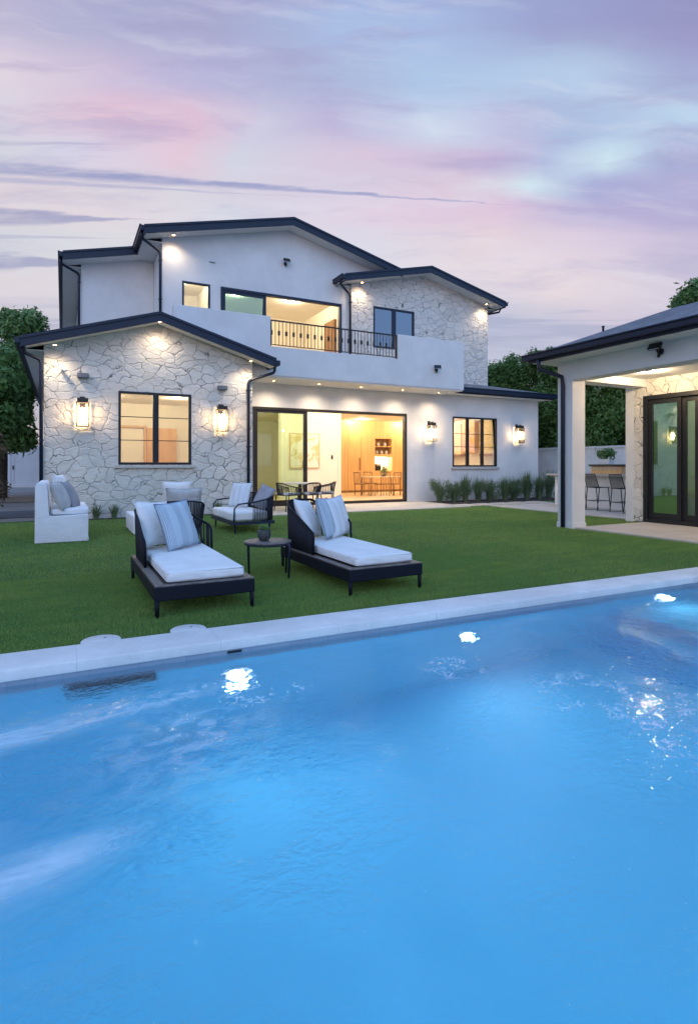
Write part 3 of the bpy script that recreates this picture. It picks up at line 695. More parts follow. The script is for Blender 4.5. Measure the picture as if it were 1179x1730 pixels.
g=MB(); g.box(5.66,5.77,17.0,17.06,4.281,6.639); g.box(4.391,4.46,17.0,17.06,4.281,6.639); g.box(4.46,5.66,17.0,17.06,6.54,6.639); g.build('door_leaf','trim',ud,world=True)
g=MB(); g.box(4.46,5.66,17.025,17.033,4.281,6.54); g.build('pane','glassup',ud,world=True)
# -- upper right stone volume
wall('upper_stone_wall',8.75,14.74,3.7,8.25,[(9.61,11.31,5.34,6.78)],16.85,.22,'stone',H,clipg(11.68,8.32,.235,.17,17))
wall('side_wall',17.08,26,3.7,7.45,[],14.5,.22,'stone',H,axis='x')
ur=gable(H,8.22,11.68,15.13,7.51,8.32,7.51,16.3,26,.225,.55,(1,1))
win(H,9.61,11.31,5.34,6.78,16.85,2,'trim','glassmirror',(),.06,mull=.13)
downspout(H,[(8.16,16.44,7.36),(8.16,16.5,7.24),(8.68,16.80,7.02),(8.68,16.80,4.24)])
g=MB(); g.tube([(15.18,16.6,7.36),(15.18,16.7,7.22),(14.86,16.95,7.16),(14.80,17.3,7.1)],.04,8); g.build('downspout','trim',ur,world=True)
for (x,y,z) in ((-0.34,14.02,3.5),):
    pass

# -- rooms behind the glass
def room(x0,x1,y0,y1,z0,z1,wm='plaster',cm='whiteplaster',fm='floor'):
    g=MB(); g.box(x0-.1,x0,y0,y1,z0,z1); g.box(x1,x1+.1,y0,y1,z0,z1); g.box(x0-.1,x1+.1,y1,y1+.1,z0,z1); g.build('interior_wall',wm,H,world=True)
    g=MB(); g.box(x0-.1,x1+.1,y0,y1+.1,z1,z1+.1); g.build('interior_ceiling',cm,H,world=True)
    g=MB(); g.box(x0-.1,x1+.1,y0,y1+.1,z0-.1,z0); g.build('interior_floor',fm,H,world=True)
# great room
room(4.45,15.7,15.73,24.0,.03,3.2)
g=MB(); g.box(6.85,9.10,18.6,18.85,.031,3.199); g.build('interior_wall','whiteplaster',H,world=True)
g=MB(); g.box(9.103,9.22,18.58,23.9,.031,3.199); g.build('interior_wall','whiteplaster',H,world=True)
# oak cabinet wall, with open niche and lit counter recess
g=MB(); g.box(9.23,15.6,21.6,21.95,2.98,3.198)
g.box(9.23,12.42,21.62,21.95,.12,2.979); g.box(12.421,13.30,21.62,21.95,2.42,2.979); g.box(13.301,15.6,21.62,21.95,.12,2.979); g.box(12.421,13.30,21.62,21.95,1.62,1.72); g.box(12.421,13.30,21.62,21.95,.12,.98)
cb=g.build('oak_cabinet','oak',H,world=True)
g=MB(); g.box(9.24,15.6,21.66,21.95,.031,.119); g.build('toe_kick','brownwood',cb,world=True)
for x in (9.85,10.45,11.05,11.72,13.9,14.5):
    g=MB(); g.box(x-.006,x+.006,21.612,21.619,.14,2.96); g.build('door_joint','brownwood',cb,world=True)
g=MB(); g.box(11.62,11.65,21.57,21.619,1.0,1.55); g.build('handle','brownwood',cb,world=True)
g=MB(); g.box(12.421,13.30,21.93,21.949,1.7201,2.42); g.build('niche_back','brownwood',cb,world=True)
g=MB(); g.box(12.421,13.30,21.93,21.949,.9801,1.62); g.build('backsplash','whiteplaster',cb,world=True)
g=MB(); g.box(12.422,13.299,21.64,21.92,2.05,2.08); g.build('shelf','oak',cb,world=True)
lamp('niche_light','AREA',(12.86-6.5,21.78-15.5,1.61),14,(1,.85,.6),rot=(0,0,0),parent=H,sx=.7,sy=.15)
o=thing('coffee_machine','small dark coffee machine on the lit counter of the oak niche','coffee machine',(12.62,21.75,.981))
g=MB(); g.box(-.13,.13,-.10,.12,0,.30); g.build('body','black',o,bevel=.02); g=MB(); g.box(-.10,.10,-.13,-.101,.2,.28); g.build('spout','steel',o)
for i,(x,zz) in enumerate(((12.6,1.721),(12.85,1.721),(13.1,1.721),(12.68,2.081),(13.02,2.081))):
    o=thing('jar','%s jar on the %s shelf of the oak niche'%(['pale left','pale middle','pale right','left','right'][i],'lower' if i<3 else 'upper'),'jar',(x,21.78,zz),0,'jars in the oak niche')
    g=MB(); g.lathe([(.05,0),(.07,.03),(.065,.12),(.035,.15),(.04,.17)],(0,0,0),14); g.build('body','beigepil',o)
# kitchen run along the right-hand wall, seen through the triple window
g=MB(); g.box(15.10,15.68,16.0,21.5,.04,.95); g.box(15.30,15.68,16.0,18.0,1.70,3.0); g.box(15.30,15.68,19.2,21.5,1.70,3.0); kc=g.build('kitchen_cabinet','creamwood',H,world=True)
g=MB(); g.box(15.06,15.68,15.98,21.5,.951,.99); g.build('countertop','whiteplaster',kc,world=True)
g=MB(); g.box(15.29,15.68,16.0,18.0,1.60,1.698); g.box(15.29,15.68,19.2,21.5,1.60,1.698); g.build('light_rail','brownwood',kc,world=True)
g=MB(); g.box(15.2,15.68,18.2,19.0,1.75,3.1); g.build('range_hood','oak',kc,world=True)
# stone wing room
room(-.1,4.1,14.31,18.5,.03,3.15,'plaster')
g=MB(); g.box(2.35,3.25,18.40,18.49,.04,2.4); dr=g.build('interior_door','oak',H,world=True)
g=MB(); g.box(1.0,2.34,18.42,18.49,2.40,2.46); g.box(2.27,2.34,18.42,18.49,.04,2.40); g.build('door_casing','oak',H,world=True)
# upstairs rooms
room(4.25,8.7,17.23,21,4.22,7.05,'plaster')
g=MB(); g.box(8.60,8.69,17.9,18.75,4.23,6.45); g.build('interior_door','brownwood',H,world=True)
room(2.85,4.12,17.23,19.5,4.22,7.05,'whiteplaster')
room(8.9,14.4,17.09,21,4.3,7.2,'plaster')

# lights in the rooms
def ceiling_light(x,y,z,label,e=14,group='recessed ceiling lights',color=WARM2,r=.055,spot=None,size=.04,tilt=(0,0,0)):
    o=thing('ceiling_light',label,'ceiling light',(x,y,z),0,group)
    g=MB(); g.lathe([(r*1.35,0),(r*1.35,-.008),(r,-.010),(r,-.002)],(0,0,0),20); g.build('ring','soffit',o)
    g=MB(); g.lathe([(0,-.004),(r,-.004)],(0,0,0),20); g.build('lens','down',o)
    lamp('ceiling_light_glow','SPOT' if spot else 'POINT',(0,0,-.05),e,color,size,tilt,spot,.7,o)
    return o
RG='ceiling lights inside the house'
YW=(1,.87,.66)
for i,(x,y) in enumerate(((5.4,17.2),(7.0,17.0),(8.9,17.0),(10.6,17.2),(5.6,20.5))): ceiling_light(x,y,3.198,['great room ceiling light behind the tinted glass door','great room ceiling light above the painting wall, left one','great room ceiling light above the painting wall, right one','great room ceiling light nearest the right door jamb','ceiling light in the rear hall behind the tinted glass'][i],62,RG,YW,.07)
for i,(x,y) in enumerate(((11.4,21.0),(13.9,21.0))): ceiling_light(x,y,3.198,['ceiling light over the oak cabinet doors left of the niche','ceiling light over the oak cabinet doors right of the niche'][i],70,RG,(1,.76,.45),.06)
for i,(x,y) in enumerate(((13.4,17.2),(14.4,19.4))): ceiling_light(x,y,3.198,['kitchen ceiling light seen in the left pane of the triple window','kitchen ceiling light seen in the right pane of the triple window'][i],44,RG,(1,.78,.50),.06)
for i,(x,y) in enumerate(((1.0,16.6),(2.9,16.4))): ceiling_light(x,y,3.148,['ceiling light in the stone wing room, left side','ceiling light in the stone wing room, right side'][i],46,RG,(1,.82,.54),.06)
for i,(x,y) in enumerate(((5.2,18.6),(7.2,18.4))): ceiling_light(x,y,7.048,['bedroom ceiling light behind the green upstairs glass','bedroom ceiling light above the open balcony door'][i],78,RG,(1,.84,.58),.06)
ceiling_light(3.45,18.0,7.048,'small ceiling light inside the little upstairs window',26,RG,(1,.84,.58),.06)
# eave and balcony downlights
SG='recessed downlights in the white eaves'
def eave(x,y,z,label,e=60,spot=110): return ceiling_light(x,y,z,label,e*1.35,SG,(1,.80,.56),.04,max(spot,150),.09)
eave(-.15,13.69,3.86,'eave downlight at the left corner of the lower stone gable',30,125)
eave(2.03,13.69,4.62,'eave downlight under the peak of the lower stone gable',30,115)
eave(4.24,13.69,3.88,'eave downlight at the right corner of the lower stone gable',30,125)
eave(2.86,16.66,7.91,'eave downlight at the left corner of the tall white gable',26,125)
eave(9.02,16.58,7.43,'eave downlight at the left corner of the upper stone gable',26,125)
eave(14.45,16.58,7.41,'eave downlight at the right corner of the upper stone gable',26,125)
for i,x in enumerate((5.3,6.7,8.1,9.6,11.0)): 
    eave(x,14.95,3.624,['balcony soffit downlight nearest the stone wing','second balcony soffit downlight from the stone wing','balcony soffit downlight above the middle of the sliding doors','balcony soffit downlight above the right door jamb','balcony soffit downlight nearest the kitchen roof'][i],46,150)

# ------------------------------------------------------------------ lanterns, floodlights and small wall fittings
def lantern():
    r=thing('wall_lantern','','wall lantern',(0,0,0),0,'lit wall lanterns on the house')
    w,h,y0=.125,.52,-.27
    g=MB(); g.box(-.055,.055,-.02,.0,-.10,.34); g.box(-.02,.02,-.12,-.02,.26,.29); g.build('back_plate','bronze',r,bevel=.003)
    g=MB(); g.box(-w-.012,w+.012,y0-.012,y0+2*w+.012-.02,.18,.20); g.box(-w*.9,w*.9,y0+.01,y0+1.8*w-.02,.2005,.28); g.box(-.03,.03,y0+.05,y0+.10,.2805,.31); g.build('cap','bronze',r,bevel=.004)
    g=MB()
    for a in (-w,w):
        for b_ in (y0,y0+2*w-.02): g.box(a-.007,a+.007,b_-.007,b_+.007,-.34,.179)
    for zz in (-.355,-.02): 
        if zz<-.1:
            g.box(-w-.007,w+.007,y0-.007,y0+.007,zz,zz+.014);g.box(-w-.007,w+.007,y0+2*w-.027,y0+2*w-.013,zz,zz+.014);g.box(-w-.007,-w+.007,y0+.0075,y0+2*w-.0275,zz,zz+.014);g.box(w-.007,w+.007,y0+.0075,y0+2*w-.0275,zz,zz+.014)
    g.box(-w+.008,w-.008,y0+.008,y0+2*w-.028,-.352,-.346); g.build('cage','bronze',r)
    g=MB(); g.box(-w+.008,w-.008,y0-.001,y0+.001,-.34,.178); g.box(-w-.001,-w+.001,y0+.008,y0+2*w-.028,-.34,.178); g.box(w-.001,w+.001,y0+.008,y0+2*w-.028,-.34,.178); g.build('glass_panel','lensglass',r)
    g=MB(); c=(0,y0+w-.01,0)
    for dx in (-.07,0,.07): g.lathe([(0,-.22),(.02,-.215),(.030,-.15),(.030,.02),(.02,.07),(0,.085)],(c[0]+dx,c[1]+abs(dx)*.4,c[2]),10)
    g.build('bulb','warm',r)
    lamp('lantern_glow','POINT',(0,y0+w-.01,-.05),32,(1,.72,.42),.06,parent=r)
    return r
L0=lantern()
LL=['wall lantern on the stone gable left of its window','wall lantern on the stone gable right of its window, beside the downspout','wall lantern between the sliding doors and the kitchen window','wall lantern right of the kitchen window near the house corner']
for i,(x,y,z) in enumerate(((.40,14.04,2.46),(3.56,14.04,2.44),(10.99,15.495,2.38),(14.92,15.495,2.40))):
    o=L0 if i==0 else copy_tree(L0)
    o.location=(x,y,z); o['label']=LL[i]
def speaker(x,z,label):
    o=thing('wall_box',label,'wall speaker',(x,14.04,z),0,'small grey boxes above the stone gable lanterns')
    g=MB(); g.box(-.12,.12,-.13,0,-.055,.055); g.build('housing',M['greybox'],o,bevel=.012)
    g=MB(); g.box(-.10,.10,-.134,-.1305,-.042,.042); g.build('front_plate',M['greybox'],o)
M['greybox']=simple('grey_metal_box',(.16,.17,.19),.5,0,.1,10,.1,60)
speaker(.41,3.27,'small grey box above the left stone gable lantern'); speaker(3.59,3.19,'small grey box above the right stone gable lantern')
o=thing('security_camera','white bullet camera high on the stone gable at its left corner','security camera',(-.02,14.04,3.43))
g=MB(); g.tube([(.09,-.14,-.09),(-.02,-.05,.0)],.032,12); g.build('camera_body','fence',o); g=MB(); g.tube([(0,0,.0),(0,-.05,.0)],.02,8); g.build('bracket','fence',o)
def flood(loc,rz,label):
    o=thing('floodlight',label,'floodlight',loc,rz,'small black security floodlights')
    g=MB(); g.lathe([(0,0),(.055,0),(.055,.02),(0,.02)],(0,0,0),16); ob=g.build('base','black',o); ob.rotation_euler=(R(90),0,0)
    g=MB(); g.tube([(0,-.02,0),(0,-.08,-.02),(0,-.11,.02)],.016,8); g.build('arm','black',o)
    g=MB(); g.obox((-.0,-.16,.07),(.22,.05,.13),Matrix.Rotation(R(-35),3,'X')); g.build('lamp_head','black',o,bevel=.012)
    g=MB(); g.obox((0,-.183,.054),(.18,.006,.095),Matrix.Rotation(R(-35),3,'X')); g.build('lens',M['floodlens'],o)
    g=MB(); g.tube([(0,-.04,-.04),(0,-.07,-.09)],.026,10); g.build('sensor','black',o)
M['floodlens']=simple('frosted_flood_lens',(.55,.58,.62),.3,0,.05,5,0)
flood((6.41,16.99,7.76),0,'black floodlight high on the tall white gable')
flood((10.42,14.29,4.22),R(-20),'black floodlight on the balcony parapet front')
flood((8.79,5.83,3.12),R(-90),'black floodlight on the pavilion beam under the gutter')
g=MB(); g.box(-.09,.09,-.02,0,-.01,.01); o=g.build('wall_vent','greybox'); o.location=(4.05,16.99,7.42); tag(o,'tiny slot vent in the white gable above the small window','vent')

# ------------------------------------------------------------------ pavilion on the right
P=thing('pavilion','white pool pavilion with one square column, dark gutter and glass doors at the right','pavilion',(9.9,4.0,0))
g=MB(); g.box(8.80,9.16,7.64,8.0,-.03,2.9); cl=g.build('column','stucco',P,world=True,bevel=.008)
g=MB(); g.box(8.785,9.175,7.625,8.015,-.03,.11); g.build('column_base','soffit',cl,world=True,bevel=.006)
g=MB(); g.box(8.80,9.16,0.6,.96,.03,2.9); g.build('column','stucco',P,world=True,bevel=.008)
g=MB(); g.box(8.80,9.16,-.5,8.0,2.9005,3.29); g.box(9.1605,11.3,7.64,8.0,2.9005,3.29); g.build('beam','stucco',P,world=True,bevel=.006)
g=MB(); g.box(9.161,11.03,-.5,7.639,3.06,3.10); g.build('ceiling','soffit',P,world=True)
wall('stone_wall',-.5,7.93,-.03,3.06,[(3.2,7.70,.03,2.71)],11.03,.22,'stone',P,axis='x')
wall('end_wall',11.031,14.2,-.03,3.24,[],7.932,.2,'stucco',P)
g=MB(); a,b_=8.30,8.28
C=[(8.3,8.28,3.43),(14.6,8.28,3.43),(14.6,-1,3.43),(8.3,-1,3.43)]; K=[(10.1,6.48,4.17),(12.8,6.48,4.17),(12.8,-1,4.17),(10.1,-1,4.17)]
g.poly([C[3],C[0],K[0],K[3]],-.05); g.poly([C[0],C[1],K[1],K[0]],-.05); g.poly([C[1],C[2],K[2],K[1]],-.05); g.poly(K,-.05)
pr_=g.build('roof','shingle',P,world=True)
g=MB(); g.box(8.20,8.30,-1,8.38,3.315,3.42); g.box(8.30,14.7,8.28,8.38,3.315,3.42); g.box(8.175,8.215,-1,8.40,3.405,3.437); g.build('gutter','trim',pr_,world=True,bevel=.012)
g=MB(); g.box(8.30,8.33,-1,8.279,3.265,3.40); g.box(8.3305,14.6,8.25,8.279,3.265,3.40); g.build('fascia','trim',pr_,world=True)
g=MB(); g.box(8.331,8.80,-1,8.249,3.27,3.295); g.box(8.8005,14.6,8.001,8.249,3.27,3.295); g.build('soffit','soffit',pr_,world=True)
g=MB(); g.lathe([(.02,0),(.02,.08),(.03,.08),(.03,.10),(0,.105)],(9.25,7.3,3.82),12); g.build('vent_pipe','trim',pr_,world=True)
g=MB(); pts=[Vector(p) for p in ((8.25,7.98,3.29),(8.25,7.96,3.12),(8.74,7.84,2.98),(8.755,7.83,2.8),(8.755,7.83,.02))]; g.tube(pts,.042,8); g.build('downspout','trim',P,world=True)
# pavilion glass doors
g=MB(); xa,xb=11.0,11.14
g.box(xa,xb,3.2,7.70,2.62,2.71); g.box(xa,xb,7.60,7.70,.031,2.62); g.box(xa,xb,3.2,3.3,.031,2.62); g.box(xa,xb,3.3,7.6,.031,.11)
pdn=g.build('sliding_door','black',P,world=True,bevel=.004)
for k,(ya,yb) in enumerate(((6.90,7.6),(6.56,6.90),(4.95,6.56),(3.3,4.95))):
    g=MB(); xo=11.04+.035*(k%2)
    g.box(xo,xo+.05,ya,ya+.085,.112,2.618); g.box(xo,xo+.05,yb-.085,yb,.112,2.618); g.box(xo,xo+.05,ya+.086,yb-.086,.112,.24); g.box(xo,xo+.05,ya+.086,yb-.086,2.52,2.618)
    lf=g.build('door_leaf','black',pdn,world=True)
    g=MB(); g.box(xo+.02,xo+.028,ya+.085,yb-.085,.24,2.52); g.build('pane','glassdim',lf,world=True)
g=MB(); g.box(14.0,14.1,-.4,7.9,.03,3.05); g.box(11.26,14.0,-.5,-.4,.03,3.05); g.build('interior_wall','whiteplaster',P,world=True)
g=MB(); g.box(11.26,14.1,-.5,7.93,3.06,3.1); g.build('interior_ceiling','whiteplaster',P,world=True)
g=MB(); g.box(11.03,14.1,-.5,7.93,-.02,.029); g.build('interior_floor','floor',P,world=True)
ceiling_light(12.4,6.0,3.058,'dim ceiling light inside the pavilion behind its glass doors',45,'ceiling lights of the pavilion',(1,.85,.6),.06)
ceiling_light(10.1,6.9,3.058,'porch ceiling light of the pavilion nearest its square column',45,'ceiling lights of the pavilion',(1,.76,.48),.05)
ceiling_light(10.1,4.0,3.058,'porch ceiling light of the pavilion nearest the pool',45,'ceiling lights of the pavilion',(1,.76,.48),.05)
o=thing('pouf_stool','pale yellow upholstered stool behind the pavilion glass','stool',(11.9,7.22,.03))
g=MB(); g.lathe([(0,.50),(.17,.52),(.19,.58),(.18,.68),(.13,.73),(0,.74)],(0,0,0),20); g.build('seat',simple('yellow_upholstery',(.62,.60,.32),.9),o); g=MB(); g.lathe([(.17,0),(.17,.515)],(0,0,0),20); g.build('skirt','beigepil',o)

# ------------------------------------------------------------------ outdoor kitchen behind the pavilion
o=thing('bar_counter','long pale outdoor bar counter behind the pavilion column','counter',(13.6,10.0,.03))
g=MB(); g.box(13.3,14.1,7.9,12.2,.03,.93); g.build('body','blockwall',o,world=True,bevel=.006)
g=MB(); g.box(13.05,14.15,7.8,12.3,.931,.98); g.build('countertop','slab',o,world=True,bevel=.006)
o=thing('built_in_grill','steel barbecue grill with wood front standing at the counter','grill',(14.0,11.0,.98))
g=MB(); g.box(13.55,14.1,10.1,11.1,.981,1.2); g.build('cabinet','oak',o,world=True,bevel=.01)
g=MB(); g.box(13.5,14.12,10.05,11.15,1.2005,1.26); g.build('lid','grill',o,world=True,bevel=.01)
g=MB(); g.tube([(13.48,10.15,1.15),(13.46,10.3,1.15),(13.46,10.9,1.15),(13.48,11.05,1.15)],.012,8); g.build('handle','steel',o,world=True)
def counterplant(x,y,z,name,label,m,n,rad,pot):
    o=thing(name,label,'potted plant',(x,y,z)); g=MB(); g.box(-.11,.11,-.18,.18,0,.14); g.build('planter',pot,o,bevel=.01)
    leaves([(x,y+d,z+.30) for d in (-.14,0,.14)],[(rad,rad,rad)]*3,n,.05,m,o,'foliage',shell=.2)
def barstool():
    r=thing('bar_stool','','bar stool',(0,0,0),0,'black wire bar stools at the counter')
    # faces +x; sled legs
    for s in (-.21,.21):
        g=MB(); g.tube([(-.16,s,.62),(-.23,s,.02),(.21,s,.02),(.14,s,.62)],.0125,8); g.build('leg_frame','black',r)
    g=MB(); g.tube([(-.195,-.21,.27),(.175,-.21,.27),(.175,.21,.27),(-.195,.21,.27)],.010,8,closed=True); g.build('footrest','black',r)
    g=MB(); g.tube([(-.19,-.21,.62),(.18,-.21,.62),(.18,.21,.62),(-.19,.21,.62)],.011,8,closed=True); 
    for k in range(14): y=-.19+.38*k/13; g.tube([(-.19,y,.625),(.18,y,.625)],.005,5)
    g.build('seat','black',r)
    g=MB(); g.tube([(-.17,-.21,.62),(-.29,-.19,.98),(-.29,.19,.98),(-.17,.21,.62)],.011,8)
    for k in range(16): y=-.18+.36*k/15; g.tube([(-.178,y*1.1,.63),(-.29,y,.975)],.006,5)
    g.build('backrest','black',r); return r
b0=barstool()
for i,(x,y,rz,lb) in enumerate(((12.72,10.95,-.10,'black wire bar stool farthest along the counter, half behind the column'),(12.66,10.15,-.12,'black wire bar stool in the middle of the counter'),(12.60,9.35,-.10,'black wire bar stool nearest the stone pier of the pavilion'))):
    o=b0 if i==0 else copy_tree(b0); o.location=(x,y,.026); o.rotation_euler=(0,0,rz); o['label']=lb
# boundary wall and fence
g=MB(); g.box(17.5,17.7,2,30,-.03,1.86); bw=tag(g.build('garden_wall','blockwall'),'pale block garden wall behind the outdoor kitchen','garden wall')
g=MB(); g.box(17.46,17.74,2,30,1.861,1.93); g.build('cap','blockwall',bw)
def clumpplant(name,x,y,z,n,h,spread,wd,m,label,cat,group=None,droop=.5,pot=None,curl=1.0):
    root=thing(name,label,cat,(x,y,z),0,group)
    segs=4; V=[]
    for i in range(n):
        a=random.uniform(0,2*PI); r0=random.uniform(0,spread*.25); L=h*random.uniform(.65,1.15); out=random.uniform(.1,1)*spread
        px,py=math.cos(a),math.sin(a); pts=[]
        for k in range(segs+1):
            u=k/segs; rr=r0+out*(u**1.6); zz=L*(u-droop*.35*u*u*(out/spread)); pts.append((px*rr+random.uniform(-.005,.005),py*rr,zz))
        nx,ny=-py,px
        for k in range(segs):
            w0=wd*(1-(k/segs)**2)*.5+.0008; w1=wd*(1-((k+1)/segs)**2)*.5+.0004
            p,q=pts[k],pts[k+1]
            V+= [(p[0]-nx*w0,p[1]-ny*w0,p[2]),(p[0]+nx*w0,p[1]+ny*w0,p[2]),(q[0]+nx*w1,q[1]+ny*w1,q[2]),(q[0]-nx*w1,q[1]-ny*w1,q[2])]
    V=np.array(V); npmesh('leaves',V,len(V)//4,4,m,root); return root
def leaves(centres,radii,n,size,m,parent,name='crown',flat=.0,shell=.55):
    """many small diamond leaves spread through a set of lumps"""
    C=np.array(centres,float); Rd=np.array(radii,float); 
    wgt=(Rd.mean(1)**2); wgt/=wgt.sum(); idx=rng.choice(len(C),n,p=wgt)
    d=rng.normal(size=(n,3)); d/=np.linalg.norm(d,axis=1)[:,None]; rr=shell+(1-shell)*rng.random(n)**.6
    rr*=1+.16*np.sin(d[:,0]*7+idx)*np.cos(d[:,1]*6+idx*2)
    p=C[idx]+d*Rd[idx]*rr[:,None]+rng.normal(0,size*.7,(n,3))
    nrm=d+rng.normal(0,.8,(n,3))+np.array([0,0,.3]); nrm/=np.linalg.norm(nrm,axis=1)[:,None]
    t1=np.cross(nrm,rng.normal(size=(n,3))); t1/=np.linalg.norm(t1,axis=1)[:,None]; t2=np.cross(nrm,t1)
    s=size*rng.uniform(.6,1.3,n)[:,None]
    V=np.zeros((n,4,3)); V[:,0]=p-t1*s; V[:,1]=p+t2*s*.45+nrm*s*.12; V[:,2]=p+t1*s; V[:,3]=p-t2*s*.45+nrm*s*.12
    return npmesh(name,V.reshape(-1,3),n,4,m,parent,world=True)
def tree(name,label,cat,base,lumps,rad,n,size,m,group=None,tr=.14,top=None):
    root=thing(name,label,cat,base,0,group)
    g=MB(); top=top or max(l[2] for l in lumps)*.7
    g.tube([(base[0],base[1],base[2]-.05),(base[0]+.05,base[1]+.03,base[2]+top*.5),(base[0],base[1],base[2]+top)],[tr,tr*.75,tr*.35],10); g.build('trunk','bark',root,world=True)
    g=MB()
    for l in lumps[:12]:
        s=Vector((base[0]+.02,base[1],base[2]+top*random.uniform(.35,.8))); e=Vector(l); mid=(s+e)/2+Vector((0,0,-.1))
        g.tube([s,mid,e],[tr*.4,tr*.28,tr*.08],6)
    g.build('limb','bark',root,world=True)
    leaves(lumps,rad,n,size,m,root); return root
counterplant(13.75,10.75,1.262,'planter','white planter of dark leaves on top of the grill','leafdark',420,.13,'stucco')
counterplant(13.7,9.15,.981,'planter','planter of reddish leaves on the bar counter beside the stone pier','leafred',420,.17,'brownwood')
# hedge of tall ficus trees behind the wall
names=['tall clipped ficus seen just right of the upper stone gable','tall ficus behind the house corner, second from the upper stone gable','tall ficus behind the lit corner lantern, left of the pavilion roof tip','tall ficus directly behind the pavilion column','tall ficus seen in the left half of the pavilion opening','tall ficus seen in the middle of the pavilion opening','tall ficus at the right edge of the pavilion opening','tall ficus hidden mostly behind the pavilion wall']
for i,y in enumerate((23.2,21.0,18.9,17.0,15.2,13.5,11.8,10.0)):
    lum=[];rd=[]
    top=6.35-.10*i+random.uniform(-.15,.2)
    for k in range(38):
        zz=random.uniform(1.0,top-.5); lum.append((19.1+random.uniform(-.65,.5),y+random.uniform(-1.0,1.0),zz)); q=random.uniform(.42,.75); rd.append((q,q,q*1.1))
    for k in range(7): lum.append((19.1+random.uniform(-.6,.4),y+random.uniform(-.9,.9),top-.25+random.uniform(-.2,.25))); q=random.uniform(.22,.42); rd.append((q,q,q))
    tree('ficus_tree',names[i],'hedge tree',(19.2,y,0),lum,rd,26000 if i<7 else 6000,.085,'leafdark','tall ficus trees along the garden wall',.1,4.5)
for i in range(4):
    lum=[];rd=[]
    x=15.2+i*3.2; y=27.5
    for k in range(22): lum.append((x+random.uniform(-1.5,1.5),y+random.uniform(-.8,.8),random.uniform(3,6.9))); q=random.uniform(.5,.9); rd.append((q,q,q))
    tree('ficus_tree',['far ficus crown rising just behind the stone gable corner','far ficus crown, second behind the kitchen roof','far ficus crown, third behind the kitchen roof','far ficus crown behind the pavilion roof tip'][i],'hedge tree',(x,y,0),lum,rd,9000,.10,'leafdark','far ficus trees closing the garden',.12,5)
# tree above the pavilion roof
lum=[];rd=[]
for k in range(26): lum.append((22.3+random.uniform(-1.0,1.6),12.7+random.uniform(-1.0,1.0),random.uniform(5.0,8.4))); q=random.uniform(.3,.7); rd.append((q,q,q*.8))
tree('garden_tree','tall leafy tree rising above the pavilion roof at the right edge','tree',(22.4,12.7,0),lum,rd,14000,.12,'leafmid',None,.18,7)
# trees at the left
for i,(x,y,zt,n,m,lb) in enumerate(((-3.6,27.5,9.0,22000,'leafmid','leafy tree at the left edge rising beside the stone wing roof'),(-2.0,24.5,7.5,26000,'leafmid','rounded tree just left of the stone wing gutter'),(-2.35,21.2,5.3,26000,'leafdark','dark dense tree standing over the white fence'))):
    lum=[];rd=[]
    for k in range(40): lum.append((x+random.uniform(-1.5,1.0),y+random.uniform(-1,1),random.uniform(1.9,zt-.5))); q=random.uniform(.32,.7); rd.append((q,q,q*.8))
    tree('garden_tree',lb,'tree',(x,y,0),lum,rd,n,.11,m,'trees left of the house',.16,zt*.6)
lum=[(-1.62+random.uniform(-.3,.22),15.1+random.uniform(-.4,.3),random.uniform(.5,2.0)) for k in range(12)]; rd=[(.3,.3,.32)]*12
tree('red_shrub','reddish shrub at the left frame edge in front of the white fence','shrub',(-1.5,15.1,0),lum,rd,3200,.05,'leafred',None,.03,1.2)
# garden beyond the left frame, seen only in reflections
for i in range(5):
    lum=[];rd=[]
    for k in range(18): lum.append((-13+random.uniform(-1,1),2+i*3.4+random.uniform(-1.7,1.7),random.uniform(.8,4.6))); q=random.uniform(.7,1.1); rd.append((q,q,q))
    tree('boundary_tree',['boundary tree nearest the pool','second boundary tree from the pool','middle boundary tree on the left','second farthest boundary tree','farthest boundary tree on the left'][i],'tree',(-13,2+i*3.4,0),lum,rd,2600,.2,'leafmid','boundary trees on the left',.15,3)
# white vinyl fence with gate
f=thing('vinyl_fence','white vinyl fence with a gate at the end of the side path','fence',(-2,34.4,0))
g=MB(); g.box(-1.0,2.5,34.4,34.45,.03,2.3); g.box(-2.45,-1.08,34.4,34.45,.06,2.22); g.box(-9,-2.55,34.42,34.46,.03,2.3); g.build('panel','fence',f,world=True)
g=MB()
for x in (-1.04,-2.5,-4.6,-6.8): g.box(x-.06,x+.06,34.34,34.48,0,2.42)
g.build('post','fence',f,world=True)
g=MB(); g.box(-2.43,-1.1,34.37,34.399,2.1,2.25); g.box(-2.43,-1.1,34.37,34.399,.05,.2); g.box(-2.43,-2.30,34.37,34.399,.201,2.099); g.box(-1.22,-1.1,34.37,34.399,.201,2.099); g.build('gate_frame','fence',f,world=True)
g=MB(); g.box(-2.36,-2.30,34.33,34.369,1.0,1.2); g.build('latch','black',f,world=True)
